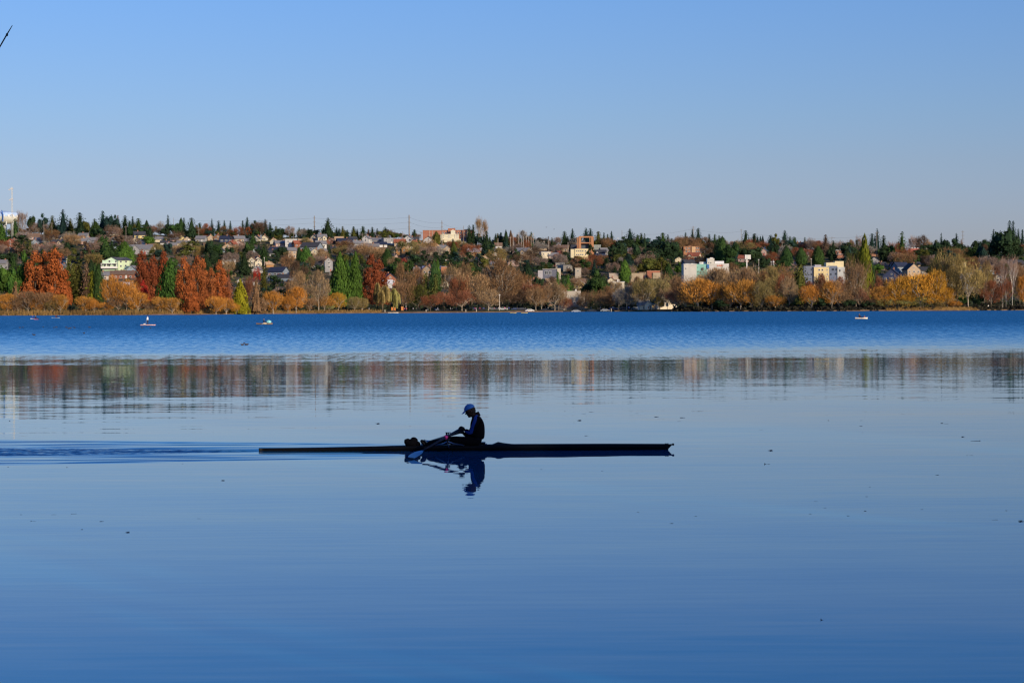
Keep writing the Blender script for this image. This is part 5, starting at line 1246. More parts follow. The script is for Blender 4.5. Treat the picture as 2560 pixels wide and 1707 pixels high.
# yellow rental boats
for px, py, lb_ in ((1283, 783.2, 'yellow canoe drawn up at the shore, nearest the brick coloured tree'), (1311, 783, 'yellow canoe with a pale float beside its end')):
    r, p = craft('yellow_canoe', px, py, 2.5, .8, .16, (.55, .42, .08), lb_, 'canoe', .1)
    b = MB(); b.box(-.9, .9, -.25, .25, .20, .23); o = b.build('seat', OBJC, r); o.color = (.5, .35, .1, 1)
r, p = craft('rowing_boat', 983, 783, 4.5, 1.2, .35, (.6, .5, .4), 'row of pale boat beached under the drooping willow', 'boat', .05)
r['label'] = 'pale rowing boat beached under the drooping willow'
r, p = craft('kayak', 2550, 772.5, 3.4, .8, .35, (.75, .12, .04), 'orange red kayak lying on the bank by the birches', 'kayak', -.1)
r.location = Vector(((2550-1280)/FPX*905, shoreY(227)+8, 1.0))
# ducks
def duck_mesh():
    b = MB(); b.blob((0, 0, .06), (.19, .09, .08), 5, 8); b.blob((-.17, 0, .19), (.055, .045, .05), 4, 6); b.tube([(-.13, 0, .10), (-.17, 0, .17)], .03, 5)
    b.tube([(-.21, 0, .18), (-.27, 0, .17)], [.02, .008], 4); b.tube([(.15, 0, .09), (.25, 0, .13)], [.05, .01], 5)
    me = b.mesh('duck', True); me.materials.append(mat('duck_feathers', (.05, .04, .035), rough=.7)); return me
DK = duck_mesh(); DUCKS = []
for px, py in ((50, 820), (57, 819), (108, 818.5), (135, 820), (141, 819), (166, 819.5), (172, 822), (176, 821), (224, 819), (186, 820), (210, 834), (85, 838), (355, 820), (376, 821), (606, 863), (616, 862.5)):
    o = link('duck', DK, loc=on_water(px, py)); o.rotation_euler = (0, 0, rn.uniform(-1, 1) + (pi if rn.random() < .5 else 0)); DUCKS.append((o, px, py)); s = .8; o.scale = (s, s, s)
# two birds far up
for px, py, lb_ in ((1366, 568.5, 'distant grey bird with spread wings, the higher of the two'), (1385, 573.5, 'distant grey bird with spread wings, the lower of the two')):
    b = MB(); b.blob((0, 0, 0), (.42, .12, .12), 4, 6)
    b.poly([(.15, -.05, .05), (-.2, -.05, .05), (-.1, -.9, .28), (.05, -.95, .27), (.15, .05, .05), (-.2, .05, .05), (-.1, .9, .28), (.05, .95, .27)], [(0, 1, 2, 3), (7, 6, 5, 4)])
    o = b.build('bird', mat('bird_feathers', (.10, .10, .11), rough=.8), None, P(px, py, 1200)); o.rotation_euler = (0, 0, .5); tag(o, lb_, 'bird')

# ================================================================== THE SCULL AND THE ROWER
BLK = mat('black_hull', (.0045, .0048, .006), rough=.40, spec=.12)
JKT = mat('black_jacket', (.0040, .0040, .0055), rough=.85, spec=.05)
BLU = mat('blue_stripe', (.010, .036, .20), rough=.8, spec=.1)
CAP = mat('blue_cap', (.022, .105, .36), rough=.85, spec=.1)
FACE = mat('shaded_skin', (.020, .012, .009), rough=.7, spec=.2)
BLADE = mat('pale_blue_blade', (.06, .21, .43), rough=.4, spec=.4)
SHAFT = mat('oar_shaft', (.006, .008, .022), rough=.4, spec=.25)
PINK = mat('pink_collar', (.42, .02, .20), rough=.5)
TIN = mat('rigger_metal', (.10, .16, .30), rough=.3, metallic=.6)
BS = BOAT_Y/FPX               # metres per photograph pixel at the boat
boat_rz = math.atan(BOAT_YAW)
def bl(px, py, dy=0.0):
    """boat local coordinates of picture point at sideways offset dy (- = towards the bank)"""
    D = BOAT_Y + dy
    for _ in range(3):
        q = P(px, py, D)
        D = BOAT_Y + dy + (q.x - BOAT_X)*BOAT_YAW
    v = Matrix.Rotation(-boat_rz, 3, 'Z') @ (q - Vector((BOAT_X, BOAT_Y, 0)))
    return v
boat = empty('rowing_scull', (BOAT_X, BOAT_Y, 0), boat_rz)
tag(boat, 'long slim black single scull gliding on the calm lake', 'scull')
xs, xe = bl(647, 1126).x, bl(1671, 1122).x
# hull: closed decks fore and aft, cut like the real thing
def beam(t):   # t 0 stern .. 1 bow
    return .012 + .138*max(0, sin(pi*min(1, max(0, t))**.9))**.62
def deckz(t):
    return pl([(0, .050), (.15, .062), (.30, .084), (.36, .102), (.42, .112), (.54, .112), (.64, .116), (.85, .116), (1, .108)], t)
hb = MB(); n = 64; K = 10
for i in range(n+1):
    t = i/n; x = xs + (xe-xs)*t; w_ = beam(t); zt = deckz(t)
    ks = -.06*min(1, sin(pi*min(1, t+.02))*2+.15)
    cock = 1 if .335 < t < .555 else 0
    ring = [(w_*.98, zt), (w_, zt*.55), (w_*.86, 0), (w_*.45, ks*.8), (0, ks), (-w_*.45, ks*.8), (-w_*.86, 0), (-w_, zt*.55), (-w_*.98, zt), (0, zt + (.012 if not cock else -.05))]
    fw = .115 if t > .985 else 0
    for (y, z) in ring:
        hb.v.append((x + (max(0, z)/.11*fw*.0), y, z))
for i in range(n):
    for k in range(K): hb.f.append((i*K+k, i*K+(k+1) % K, (i+1)*K+(k+1) % K, (i+1)*K+k)); hb.m.append(0)
hb.f.append(tuple(range(K))); hb.m.append(0); hb.f.append(tuple(n*K+k for k in range(K))[::-1]); hb.m.append(0)
hb.build('hull', BLK, boat, smooth=True)
# overhanging bow tip with its ball, and the two little bow studs
xt = bl(1684, 1112).x
b = MB(); wz = .02
b.poly([(xe-.02, -wz, .0), (xe-.02, wz, .0), (xe-.02, -wz, .112), (xe-.02, wz, .112), (xt-.03, -.008, .116), (xt-.03, .008, .116), (xt-.03, -.008, .096), (xt-.03, .008, .096)], [(0, 2, 4, 6), (1, 7, 5, 3), (2, 3, 5, 4), (0, 6, 7, 1), (4, 5, 7, 6)])
b.build('bow_tip', BLK, boat)
b = MB(); b.blob((xt-.01, 0, .106), .024, 8, 12); b.build('bow_ball', BLK, boat, smooth=True)
for q in (1661, 1666):
    b = MB(); b.box(bl(q, 0).x-.013, bl(q, 0).x+.013, -.012, .012, .10, .130); b.build('bow_stud', BLK, boat)
# wave breaker behind the seat
b = MB(); xa, xp, xq = bl(1222, 0).x, bl(1241, 0).x, bl(1300, 0).x
for (x, w_, z) in ((xa, .13, .118), (xp-.02, .125, .166), (xp, .12, .168), (xp+.10, .10, .148), (xp+.25, .07, .130), (xq, .03, .120)):
    b.v += [(x, -w_, .105), (x, 0, z), (x, w_, .105)]
for i in range(5):
    for k in range(2): b.f.append((i*3+k, (i+1)*3+k, (i+1)*3+k+1, i*3+k+1)); b.m.append(0)
b.build('wave_breaker', BLK, boat, smooth=False)
# sliding seat and rails
b = MB(); x = bl(1190, 0).x; b.box(x-.14, x+.14, -.14, .14, .13, .165); b.build('seat', BLK, boat)
for s in (-1, 1):
    b = MB(); b.tube([(bl(1120, 0).x, s*.09, .118), (bl(1212, 0).x, s*.09, .118)], .012, 5); b.build('seat_rail', TIN, boat)
# foot stretcher
b = MB(); x = bl(1062, 0).x; b.poly([(x+.05, -.12, .12), (x+.05, .12, .12), (x-.06, .12, .22), (x-.06, -.12, .22), (x+.03, -.12, .11), (x+.03, .12, .11), (x-.08, .12, .21), (x-.08, -.12, .21)], [(0,1,2,3),(7,6,5,4),(0,3,7,4),(1,5,6,2),(2,6,7,3)])
b.build('foot_stretcher', BLK, boat)
# riggers with oarlocks, near and far
GX = bl(1119, 1092, -.8)
for s, gpx, gpy in ((-1, 1119, 1096), (1, 1121, 1088)):
    g = bl(gpx, gpy, s*.80)
    x = g.x; b = MB()
    b.tube([(x-.28, s*.14, .11), (x-.1, s*.5, .17), (x, s*.80, .235)], .013, 6); b.tube([(x+.30, s*.14, .11), (x+.1, s*.5, .17), (x, s*.80, .235)], .013, 6); b.tube([(x, s*.14, .05), (x, s*.80, .20)], .011, 6)
    rg = b.build('rigger', TIN, boat, smooth=True)
    b = MB(); b.tube([(x, s*.80, .20), (x, s*.80, g.z+.05)], .012, 6); b.box(x-.045, x+.045, s*.80-.03, s*.80+.03, g.z-.035, g.z-.015); b.box(x-.05, x-.02, s*.80-.03, s*.80+.03, g.z-.014, g.z+.045); b.box(x-.06, x+.05, s*.80-.02, s*.80+.02, g.z+.046, g.z+.062)
    b.build('oarlock', BLK, rg)
b = MB(); b.tube([bl(1058, 1109, .30), bl(1064, 1105.5, .32), bl(1100, 1103, .5), bl(1128, 1100, .7)], [.012, .024, .026, .018], 8)
b.build('rigger_wing', BLADE, boat, smooth=True)
# oars: near one reaches back to the water beside the hull, far one trails beyond it
def oar(hand, gate, tip, roll, label):
    root = empty('oar', Matrix.Translation((BOAT_X, BOAT_Y, 0)) @ Matrix.Rotation(boat_rz, 4, 'Z') @ gate)
    M_ = (Matrix.Translation((BOAT_X, BOAT_Y, 0)) @ Matrix.Rotation(boat_rz, 4, 'Z'))
    W = lambda v: M_ @ v - root.location
    tag(root, label, 'oar')
    d = (tip-hand).normalized(); Lt = (tip-hand).length; bs = tip - d*.50
    b = MB(); b.tube([W(hand), W(hand*.5+gate*.5), W(gate), W(bs)], [.026, .027, .024, .018], 8); b.build('shaft', SHAFT, root, smooth=True)
    b = MB(); b.tube([W(hand-d*.02), W(hand+d*.14)], .024, 8); b.build('handle', DARK, root, smooth=True)
    b = MB(); b.tube([W(gate-d*.05), W(gate+d*.035)], .031, 10); b.tube([W(gate-d*.0), W(gate+d*.014)], .042, 10); b.build('collar', PINK, root, smooth=True)
    up = Vector(roll).normalized(); side = (up - d*up.dot(d)).normalized(); nrm = d.cross(side)
    b = MB(); prof = [(0, .016, -.016), (.10, .036, -.055), (.22, .062, -.100), (.38, .070, -.105), (.47, .064, -.098), (.51, .040, -.085)]
    for t, a, c in prof:
        q = bs + d*(t-.005); cv = nrm*(-.02*sin(pi*t/.55))
        for y in (a, c):
            for e in (.004, -.004): b.v.append(tuple(W(q + side*y + cv + nrm*e)))
    for i in range(len(prof)-1):
        a0, a1 = i*4, i*4+4
        for p_, q_ in ((0, 1), (1, 3), (3, 2), (2, 0)): b.f.append((a0+p_, a1+p_, a1+q_, a0+q_)); b.m.append(0)
    b.f.append((0, 2, 3, 1)); b.m.append(0); e = (len(prof)-1)*4; b.f.append((e, e+1, e+3, e+2)); b.m.append(0)
    b.build('blade', BLADE, root, smooth=False)
    return root
near_gate, near_hand, near_tip = bl(1119, 1091, -.80), bl(1155.5, 1069.5, -.20), None
dirn = (near_gate - near_hand).normalized()
near_tip = bl(1026, 1143.5, -2.2)
near_gate = near_hand + (near_tip-near_hand)*.33
oar(near_hand, near_gate, near_tip, (-.6, .78, .2), 'near oar crossing the hull with its pale blue blade low over the water')
far_hand, far_tip = bl(1154.5, 1079, .10), bl(1056, 1108, 2.3)
far_gate = far_hand + (far_tip-far_hand)*.36
oar(far_hand, far_gate, far_tip, (0, -.75, .65), 'far oar with its pale blue blade on the far side of the scull')

# ---- rower: every point given where the picture shows it
def br_(px, py, dy=0.0): return bl(px, py, dy)
hipx = br_(1192, 1103)
rower = empty('person', (Matrix.Translation((BOAT_X, BOAT_Y, 0)) @ Matrix.Rotation(boat_rz, 4, 'Z')) @ Vector((hipx.x, 0, .165)), boat_rz)
tag(rower, 'rower in a black jacket with blue sleeve stripes and a light blue cap', 'person')
OFF = Vector((-hipx.x, 0, -.165)); XF = Matrix.Translation(OFF)
J = {}
def j(name, px, py, dy): J[name] = br_(px, py, dy); return J[name]
j('pelvis', 1190, 1103, 0); j('waist', 1195, 1087, 0); j('chest', 1193, 1062, 0); j('upper', 1190.5, 1046, 0); j('neck', 1185, 1036, 0); j('headb', 1178, 1031, 0)
for s, sg in (('n', -1), ('f', 1)):
    j(s+'hip', 1188, 1104, sg*.10); j(s+'knee', 1127, 1099.5, sg*.11); j(s+'ankle', 1066, 1110, sg*.07); j(s+'toe', 1053, 1104, sg*.07)
    j(s+'sh', 1193, 1047, sg*.185)
J['nelb'] = br_(1178, 1082, -.24); J['nwr'] = br_(1161, 1075, -.17)
J['felb'] = br_(1173, 1090.5, .22); J['fwr'] = br_(1158.5, 1083, .12)
names = ['pelvis', 'waist', 'chest', 'upper', 'neck', 'headb', 'nhip', 'nknee', 'nankle', 'fhip', 'fknee', 'fankle', 'nsh', 'nelb', 'nwr', 'fsh', 'felb', 'fwr']
E = [(0, 1), (1, 2), (2, 3), (3, 4), (4, 5), (0, 6), (6, 7), (7, 8), (0, 9), (9, 10), (10, 11), (3, 12), (12, 13), (13, 14), (3, 15), (15, 16), (16, 17)]
rad = [.080, .085, .105, .080, .055, .055, .070, .055, .038, .070, .055, .038, .050, .038, .028, .050, .038, .028]
me = skin_mesh('rower_body', [J[n_] for n_ in names], E, rad, 2, 0, XF)
link('body', me, FACE, rower)
# jacket
names = ['pelvis', 'waist', 'chest', 'upper', 'nsh', 'nelb', 'nwr', 'fsh', 'felb', 'fwr']
V = [J[n_] for n_ in names]; V[0] = br_(1192, 1098, 0); V.append(br_(1189, 1039, 0))
E = [(0, 1), (1, 2), (2, 3), (3, 10), (3, 4), (4, 5), (5, 6), (3, 7), (7, 8), (8, 9)]
rad = [(.14, .155), (.132, .150), (.156, .168), (.110, .14), (.072, .072), (.060, .060), .038, .072, .060, .038, .060]
me = skin_mesh('rower_jacket', V, E, rad, 2, 0, XF)
jk = link('jacket', me, JKT, rower)
b = MB(); c0, c1 = br_(1190, 1036) + OFF, br_(1185, 1031) + OFF
b.tube([br_(1192, 1040)+OFF, c0 + Vector((.01, 0, .01)), br_(1189, 1031)+OFF + Vector((.005, 0, 0))], [.080, .066, .060], 12); b.build('collar', JKT, jk, smooth=True)
# trousers
names = ['pelvis', 'nhip', 'nknee', 'nankle', 'fhip', 'fknee', 'fankle']
V = [J[n_] for n_ in names]; V += [br_(1193, 1092)]
me = skin_mesh('rower_trousers', V, [(0, 7), (0, 1), (1, 2), (2, 3), (0, 4), (4, 5), (5, 6)], [.135, .105, .085, .055, .105, .085, .055, .14], 2, 0, XF)
link('trousers', me, JKT, rower)
# shoes, toes up on the stretcher
for s in 'nf':
    a, t = J[s+'ankle'], J[s+'toe']
    heel = a + Vector((-.01, 0, -.06)); top = heel + Vector((-.10, 0, .15))
    me = skin_mesh('shoe', [heel + Vector((.015, 0, -.01)), heel*.6 + top*.4, top, a + Vector((-.02, 0, -.01))], [(0, 1), (1, 2), (1, 3)], [.042, .046, .034, .040], 2, 0, XF)
    link('shoe', me, BLK, rower)
# blue stripe down each sleeve
for s, sg in (('n', -1), ('f', 1)):
    sh0 = br_(1196, 1037, sg*.15); sh, el, wr = J[s+'sh'], J[s+'elb'], J[s+'wr']
    if s == 'n':
        pts = [br_(1193.5, 1037.5, -.185), br_(1189, 1044, -.262), br_(1186.5, 1053, -.275), br_(1183, 1064, -.285), br_(1179.5, 1075, -.300), br_(1177, 1081, -.303), br_(1173, 1082, -.296), br_(1167, 1079.5, -.262), br_(1162, 1076.5, -.225)]
        wd = [.022, .030, .032, .032, .032, .036, .032, .026, .018]
        b = MB()
        for i, (p_, w_) in enumerate(zip(pts, wd)):
            t = (pts[min(i+1, len(pts)-1)] - pts[max(0, i-1)]).normalized(); sd = t.cross(Vector((0, 1, 0))).normalized()
            q = p_ + OFF
            b.v += [tuple(q + sd*w_ + Vector((0, .02, 0))), tuple(q + Vector((0, -.010, 0))), tuple(q - sd*w_ + Vector((0, .02, 0)))]
        for i in range(len(pts)-1):
            for k in range(2): b.f.append((i*3+k, (i+1)*3+k, (i+1)*3+k+1, i*3+k+1)); b.m.append(0)
        b.build('sleeve_stripe', BLU, jk, smooth=True)
# head with face, ears, hair; turned down towards the hands
hc = br_(1175.5, 1026.5) + OFF
def headfn(p):
    q = p.copy()
    if q.z < -.15:                                # jaw: full towards the chin in front, drawn in behind
        f = min(2.3, sqrt(max(0, 1-(.80*q.z)**2)) / max(.05, sqrt(max(1e-6, 1-q.z*q.z))))
        if q.x < 0: q.x *= 1 + (f-1)*.92
        q.y *= (1 + (f-1)*.55)*(1 - .34*(-q.z-.15))
    if q.x < 0: q.y *= 1 - .22*min(1, -q.x)
    if q.z < -.3 and q.x > 0: q.x *= 1 - .45*(-q.z-.3)
    return q
hm = Matrix.Translation(hc) @ Matrix.Rotation(radians(-24), 4, 'Y')
b = MB(); b.blob((0, 0, 0), (.100, .078, .124), 18, 22, fn=headfn)
b.poly([(-.092, -.012, .015), (-.092, .012, .015), (-.126, -.010, -.028), (-.126, .010, -.028), (-.092, -.016, -.040), (-.092, .016, -.040), (-.088, 0, .03)], [(0, 2, 3, 1), (2, 4, 5, 3), (0, 4, 2), (1, 3, 5), (0, 1, 6)])   # nose
b.blob((-.092, 0, -.062), (.013, .025, .008), 5, 8); b.blob((-.060, 0, -.094), (.030, .032, .026), 6, 10)                                # lips and chin
for s in (-1, 1): b.blob((.012, s*.078, -.008), (.020, .010, .032), 5, 8); b.blob((-.082, s*.030, .012), (.012, .015, .009), 4, 8)     # ears, eyelids
me = b.mesh('rower_head', True); me.transform(hm); head = link('head', me, FACE, rower)
b = MB(); b.blob((.020, 0, .005), (.092, .082, .112), 8, 14); me = b.mesh('hair', True); me.transform(hm); link('hair', me, mat('black_hair', (.006, .005, .005), rough=.9), head)
# cap: crown, brim and button
b = MB(); R1 = Vector((.112, .092, .098)); n0 = 0; seg, rg = 20, 7
for i in range(rg+1):
    th = (pi/2)*i/rg
    for k in range(seg):
        an = 2*pi*k/seg; b.v.append((cos(an)*cos(th)*R1.x + .005, sin(an)*cos(th)*R1.y, .040 + sin(th)*R1.z))
for i in range(rg):
    for k in range(seg): b.f.append((i*seg+k, i*seg+(k+1) % seg, (i+1)*seg+(k+1) % seg, (i+1)*seg+k)); b.m.append(0)
b.blob((.005, 0, .140), (.012, .012, .006), 4, 8)
me = b.mesh('cap', True); me.transform(hm); cp = link('cap', me, CAP, rower)
b = MB()
for k in range(9):
    y = -.075 + .15*k/8; e = sqrt(max(0, 1-(y/.082)**2))
    b.v += [(-.055 - .05*e, y, .050), (-.080 - .105*e, y*.92, .010), (-.080 - .105*e, y*.92, .004), (-.055 - .05*e, y, .040)]
for k in range(8):
    for q in range(4): b.f.append((k*4+q, k*4+(q+1) % 4, k*4+4+(q+1) % 4, k*4+4+q)); b.m.append(0)
b.f += [(0, 1, 2, 3), (35, 34, 33, 32)]; b.m += [0, 0]
me = b.mesh('brim', False); me.transform(hm); link('brim', me, CAP, cp)
b = MB(); b.box(-.108, -.098, -.035, .035, .062, .078); me = b.mesh('badge', False); me.transform(hm); link('badge', me, mat('dark_badge', (.01, .02, .08)), cp)
b = MB()
for s in (-1, 1): b.tube([(-.100, s*.060, .012), (-.04, s*.086, .018), (.015, s*.088, .014)], .004, 5)
me = b.mesh('glasses', True); me.transform(hm); link('glasses', me, mat('brown_frame', (.09, .04, .02), rough=.4), head)
# hands: palm, four bent fingers and thumb closed round the oar handle
def hand(wr, grip, axis, name='hand'):
    """wr wrist, grip the point on the handle under the palm, axis along the handle"""
    axis = axis.normalized(); fw = (grip-wr); fw -= axis*fw.dot(axis); fw.normalize(); dn = axis.cross(fw).normalized()
    if dn.z > 0: dn = -dn
    Vv = [wr, wr*.45 + (grip - dn*.028)*.55, grip - dn*.034]; Ed = [(0, 1), (1, 2)]; Rr = [.028, .034, .032]
    for k, (o_, ln) in enumerate(((-.033, .92), (-.011, 1.0), (.011, .97), (.033, .80))):
        base = grip - dn*.034 + axis*o_ + fw*.012; n_ = len(Vv)
        Vv += [base, grip + fw*.040*ln - dn*.012 + axis*o_, grip + fw*.034*ln + dn*.024 + axis*o_, grip + fw*.002 + dn*.036*ln + axis*o_]
        Ed += [(2, n_), (n_, n_+1), (n_+1, n_+2), (n_+2, n_+3)]; Rr += [.0115, .0100, .0092, .0080]
    n_ = len(Vv); Vv += [wr*.5 + grip*.5 - axis*.036, grip - fw*.022 - axis*.030 + dn*.010, grip - fw*.012 + dn*.033 - axis*.014]
    Ed += [(1, n_), (n_, n_+1), (n_+1, n_+2)]; Rr += [.015, .0115, .0095]
    me = skin_mesh(name, [Vector(v) for v in Vv], Ed, Rr, 1, 0, XF)
    link('hand', me, FACE, rower)
hand(J['nwr'], near_hand + (near_gate-near_hand).normalized()*.06, near_gate - near_hand)
hand(J['fwr'], far_hand + (far_gate-far_hand).normalized()*.06, far_gate - far_hand)
# dry bag tied on the stern deck
bc = bl(1029, 1106, 0)
b = MB(); rn = R_(9)
b.blob((0, 0, .055), (.115, .10, .075), 8, 12, .07, rn); b.blob((.035, 0, .095), (.075, .08, .065), 7, 10, .08, rn); b.blob((-.065, 0, .085), (.065, .07, .055), 7, 10, .08, rn); b.blob((.10, 0, .04), (.05, .07, .05), 7, 10, .08, rn)
b.v = [(x*1.18, y, z*1.15) for x, y, z in b.v]
o = b.build('dry_bag', JKT, None, (Matrix.Translation((BOAT_X, BOAT_Y, 0)) @ Matrix.Rotation(boat_rz, 4, 'Z')) @ Vector((bc.x, 0, .082)), smooth=True)
tag(o, 'lumpy black bag strapped on the stern deck by the rower\'s feet', 'bag')

# ================================================================== leaves and twigs afloat
LEAFM = mat('wet_dead_leaf', (.010, .007, .006), rough=.5, spec=.3)
def leaf_mesh(k, seed):
    rn = R_(seed); b = MB()
    if k == 'curl':
        n = 7; c = (0, 0, .012)
        for i in range(n):
            a, a2 = 2*pi*i/n, 2*pi*(i+1)/n
            r1, r2 = (.5 if i % 2 else .28), (.28 if i % 2 else .5); z1, z2 = rn.uniform(.0, .22), rn.uniform(.0, .22)
            b.tri(c, (cos(a)*r1, sin(a)*r1, z1), (cos(a2)*r2, sin(a2)*r2, z2))
        b.tube([(0, 0, .02), (.35, .1, .05), (.6, .12, .16)], .02, 4)
    elif k == 'flat':
        b.blob((0, 0, .03), (.5, .32, .05), 4, 8, .2, rn); b.tube([(.4, 0, .03), (.75, .1, .03)], .02, 4)
    elif k == 'twig':
        b.tube([(-.5, 0, .02), (-.1, .03, .035), (.5, -.02, .02)], [.018, .024, .012], 5); b.tube([(-.35, 0, .03), (-.45, .02, .10)], .014, 4)
    else:      # upright: part of the leaf sticks out of the water
        b.tri((-.25, 0, 0), (.1, .05, 0), (-.22, .05, .5)); b.tri((.0, -.1, .0), (.3, .1, .0), (.5, .1, .12)); b.tri((-.25, 0, 0), (.0, -.15, 0), (.3, .1, .03)); b.blob((0, 0, .03), (.22, .2, .07), 4, 7, .2, rn)
    me = b.mesh('leaf_' + k); me.materials.append(LEAFM); return me
LM = {k: [leaf_mesh(k, 3+i) for i in range(3)] for k in ('curl', 'flat', 'twig', 'up')}
LEAVES = []
rn = R_(123)
for s in """24 1052 6 up|134 984 4 flat|146 1000 5 up|151 996 4 flat|245 974 3 flat|482 974 3 flat|390 1010 3 flat|992 953 3 flat|1033 963 2 flat|895 995 9 twig|925 994 4 flat|843 1017 5 flat|903 1022 10 twig|945 1059 12 curl|1120 1041 6 flat|1132 1041 12 twig|1599 980 6 flat|1570 1010 5 twig|1412 1028 4 flat|1478 1030 12 twig|1459 1034 10 twig|1449 1051 12 curl|1434 1056 2 flat|1592 1033 8 twig|1640 1042 10 flat|1705 1044 11 flat|1698 1053 9 twig|1903 1074 8 twig|1465 1089 8 flat|1360 1026 3 flat
2071 1051 5 curl|2154 1051 9 twig|2153 1065 7 flat|2156 1081 3 flat|2355 1058 8 curl|2366 1059 12 twig|2407 1092 9 curl|2439 1102 27 twig|1927 1126 13 curl|1922 1160 6 flat|1913 1160 9 up|2428 1138 10 twig|2418 1138 4 up|2344 1187 8 flat|2175 1217 3 flat|2166 1241 6 flat|2040 1253 10 twig|2063 1269 4 flat|2163 1277 7 curl|2120 1289 8 curl|2305 1273 5 flat|2516 1276 4 curl|2487 1299 15 twig|2552 1303 16 curl|2026 1284 6 flat|1354 1173 5 flat|1596 1280 4 flat|1680 1308 8 flat
20 1167 4 curl|167 1168 5 curl|558 1201 10 curl|456 1159 3 flat|52 1286 4 flat|135 1286 12 twig|185 1284 15 twig|78 1302 5 up|86 1302 9 twig|253 1303 9 flat|205 1323 6 curl|320 1330 13 curl|498 1296 10 twig|637 1298 5 twig|2054 1549 11 up|1505 1177 3 flat|1740 1290 3 flat""".replace('\n', '|').split('|'):
    x, y, w_, k = s.split(); x, y, w_ = float(x), float(y), float(w_)
    p = on_water(x, y); S = p.y/FPX*w_
    big = w_ > 9 and k != 'twig'
    o = link('floating_twig' if k == 'twig' else 'floating_leaf', LM[k][rn.randrange(3)], loc=p); sc = max(S, .03); o.scale = (sc*(1 if k == 'twig' else .95), sc, sc*(.6 if k == 'twig' else .8 if k in ('up', 'curl') else 1)); o.rotation_euler = (0, 0, rn.uniform(-.25, .25) + (pi if rn.random() < .4 else 0))
    LEAVES.append((o, x, y, k, w_))

# ================================================================== near bank trees (they keep the rower and the near water in shade)
NEAR = []
rn = R_(55)
for i in range(34):
    X = -40 + i*4.6 + rn.uniform(-1.5, 1.5); Y = -9 - (i % 3)*6 - rn.uniform(0, 4)
    if abs(X) < 3: continue
    k = rn.choice('BFFQ'); tm, cm, jm = rn.choice(KM[k]); h = rn.uniform(21, 30); w_ = h*(.42 if k != 'B' else .62)
    r = empty(KINDN[k][0], (X, Y, 1.2), rn.uniform(0, 6)); r.scale = (w_, w_, h); r['category'] = KINDN[k][1]; r['group'] = 'evergreens on the near bank'
    r['label'] = '%s dark evergreen along the near bank behind the viewer' % ('first second third fourth fifth sixth seventh eighth ninth tenth eleventh twelfth thirteenth fourteenth fifteenth sixteenth seventeenth eighteenth nineteenth twentieth'.split() + ['twenty ' + q for q in 'first second third fourth fifth sixth seventh eighth ninth tenth eleventh twelfth thirteenth fourteenth'.split()])[i]
    link('trunk', tm, parent=r); c = link('crown', cm, parent=r); c.color = (.03, .06, .02, 1)
# bare alder leaning over the water, one twig of it reaches the frame
t0 = Vector((-6.0, 6.6, 0)); tip = P(31, 64, 8.0); mid = P(16, 88, 8.0); edge_ = P(-3, 122, 8.0)
r = empty('leaning_alder', (-5.2, 2.6, .5)); tag(r, 'bare twig tip of an overhanging tree at the picture corner', 'bare tree')
W = lambda v: Vector(v) - r.location
b = MB(); b.tube([W((-5.2, 2.6, .2)), W((-4.9, 3.4, 2.2)), W((-4.2, 5.0, 3.4))], [.13, .09, .05], 8); b.build('trunk', BARK, r, smooth=True)
b = MB(); b.tube([W((-4.2, 5.0, 3.4)), W((-3.2, 6.8, 3.5)), W((-2.5, 7.8, 3.7)), W(edge_), W(mid + Vector((.001, 0, 0))), W(tip)], [.045, .02, .008, .0034, .0030, .0014], 6)
b.blob(W(P(17.5, 87.5, 8.0)), (.005, .005, .007), 4, 6)
b.build('twig', mat('dark_twig', (.02, .022, .03), rough=.9), r, smooth=True)

# ================================================================== LABELS: what singles each thing out
ORD = ['first', 'second', 'third', 'fourth', 'fifth', 'sixth', 'seventh', 'eighth', 'ninth', 'tenth', 'eleventh', 'twelfth', 'thirteenth', 'fourteenth', 'fifteenth', 'sixteenth', 'seventeenth', 'eighteenth', 'nineteenth', 'twentieth'] + ['%s-first twenty' % k for k in 'abcdefghij']
MARKS = [(12, 'water tower'), (292, 'mint house'), (600, 'yellow sequoia'), (820, 'lone spruce'), (1120, 'brick school'), (1465, 'portal frame'), (1765, 'mint block'), (2050, 'cream apartments'), (2520, 'birches')]
def relate(items, getdesc):
    """items: (object, x, key...) -> a label that counts from the nearest landmark on"""
    groups = {}
    for it in items:
        x = it[1]
        m = min(MARKS, key=lambda q: abs(q[0]-x)); i = MARKS.index(m)
        o_ = 1 if x >= m[0] else -1
        if not 0 <= i+o_ < len(MARKS): o_ = -o_; 
        groups.setdefault((getdesc(it), i, o_ if 0 <= i+o_ < len(MARKS) else 0, x >= m[0]), []).append(it)
    for (d, i, s, side), lst in groups.items():
        lst.sort(key=lambda it: abs(it[1]-MARKS[i][0]))
        for n, it in enumerate(lst):
            # things at the outer side of the end marks still count away from the mark
            outer = (s > 0) != side
            if outer: t = '%s beyond %s' % (ORD[min(n, 19)], MARKS[i][1])
            else: t = '%s from %s towards %s' % (ORD[min(n, 19)], MARKS[i][1], MARKS[i+s][1])
            it[0]['label'] = ' '.join((d + ', ' + t).split())
relate([(o, x, d, band) for o, d, x, band, nm in ALLT], lambda it: it[2] + ' ' + it[3])
for o, d, x, band, nm in ALLT:
    o['group'] = {'by the shore': 'trees along the far shore', 'behind shore trees': 'park trees behind the far shore', 'on the skyline': 'trees on the skyline', 'on the slope': 'trees among the hillside houses'}[band]
relate([(o, x, d, band) for o, d, x, band, nm in ALLH if 'below the mint' not in d and 'shed' not in d], lambda it: it[2])
for o, d, x, band, nm in ALLH:
    if 'label' not in o: o['label'] = d
    o['group'] = 'houses on the far hillside'
relate([(r, px) for r, px, lb, nm in ALLP if nm == 'utility_pole'], lambda it: 'brown wooden utility pole')
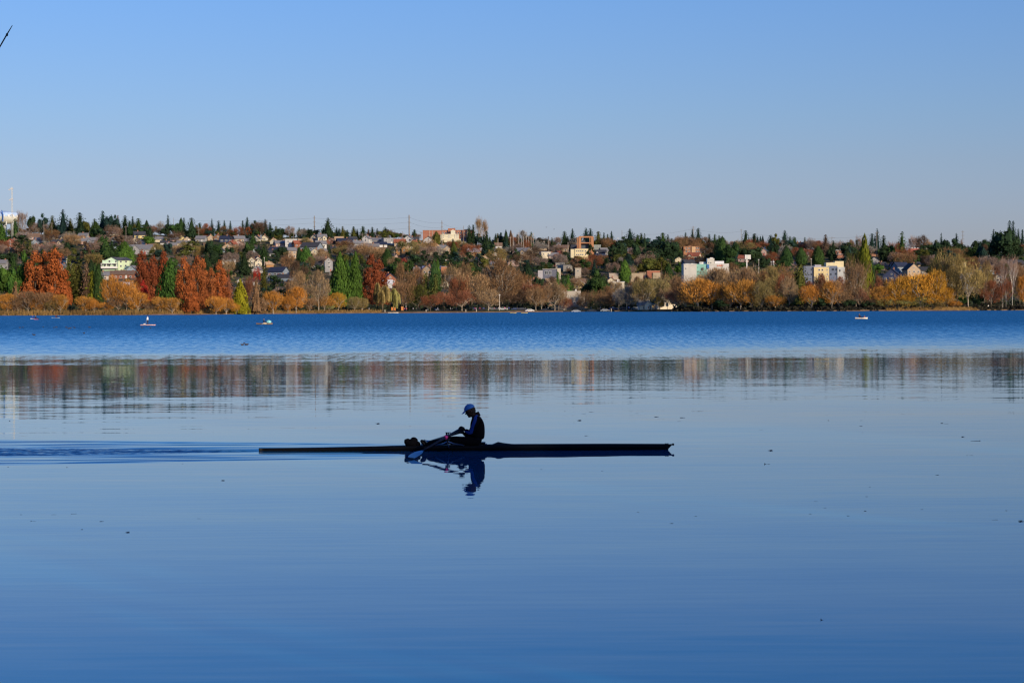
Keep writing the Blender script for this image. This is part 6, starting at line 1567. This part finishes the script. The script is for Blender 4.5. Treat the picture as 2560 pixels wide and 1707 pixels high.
relate([(r, px) for r, px, lb, nm in ALLP if nm == 'substation_mast'], lambda it: 'thin pale substation mast')
relate([(r, px) for r, px, lb, nm in ALLP if nm == 'street_lamp'], lambda it: 'thin pale street lamp')
for r, px, lb, nm in ALLP:
    if nm != 'globe_lamp': r['group'] = {'utility_pole': 'utility poles on the hillside', 'substation_mast': 'masts of the hillside substation', 'street_lamp': 'street lamps near the shore'}[nm]
relate([(o, px, c) for o, px, c in WP], lambda it: 'walker in a %s jacket on shore path' % it[2])
for o, px, c in WP: o['group'] = 'walkers on the far shore path'
relate([(o, px) for o, px in CARS], lambda it: 'parked car behind shore trees')
relate([(o, px) for o, px in POSTS], lambda it: 'pale mooring post')
W_ = {}
for o, a, b_, dz in WIRES:
    lv = {1: 'single', 2: 'topmost', 6: 'middle', 11: 'lowest'}[dz]
    na = {434: 'western ridge pole', 786: 'tall pole by lone spruce', 1023: 'thick pole near school', 1105: 'pole before school', 1555: 'pole past portal frame', 1733: 'pole over rust flats', 1853: 'pole by dark fir', 2080: 'pole above apartments'}[a]
    o['label'] = '%s overhead wire running on from %s' % (lv, na)
for i, (o, px, py) in enumerate(DUCKS):
    near = 'the far kayaks' if px < 300 else 'the paddleboard' if px < 500 else 'the brown boat'
    W_.setdefault(near, []).append((o, px))
for near, lst in W_.items():
    lst.sort(key=lambda q: q[1])
    for n, (o, px) in enumerate(lst):
        o['label'] = 'small dark duck swimming beyond %s, %s along the row' % (near, ORD[n]); o['group'] = 'ducks on the ruffled water'
# floating leaves: counted from the scull outwards in each stretch of water
areas = {}
for o, x, y, k, w_ in LEAVES:
    where = ('beyond the scull' if y < 1115 else 'this side of the scull')
    side = 'stern' if x < 1166 else 'bow'
    kd = {'twig': 'thin dark floating twig', 'curl': 'curled dark floating leaf', 'flat': 'flat dark floating leaf', 'up': 'upright dark leaf'}[k]
    areas.setdefault((kd, where, side), []).append((o, x, y))
for (kd, where, side), lst in areas.items():
    lst.sort(key=lambda q: abs(q[1]-1166))
    for n, (o, x, y) in enumerate(lst):
        o['label'] = '%s %s, %s outwards on the %s side' % (kd, where, ORD[n], side)
        o['category'] = 'twig' if 'twig' in kd else 'leaf'; o['group'] = 'dead leaves and twigs afloat'
for o, px, py in DUCKS: o['category'] = 'duck'
# one ordering of labels must not repeat
seen = {}
for o in COL.objects:
    if o.parent is None and 'label' in o and o.get('kind') is None and o.get('group') != 'evergreens on the near bank':
        seen.setdefault(o['label'], []).append(o)
dup_ = {k: len(v) for k, v in seen.items() if len(v) > 1}
if dup_: print('DUPLICATE LABELS', dup_)
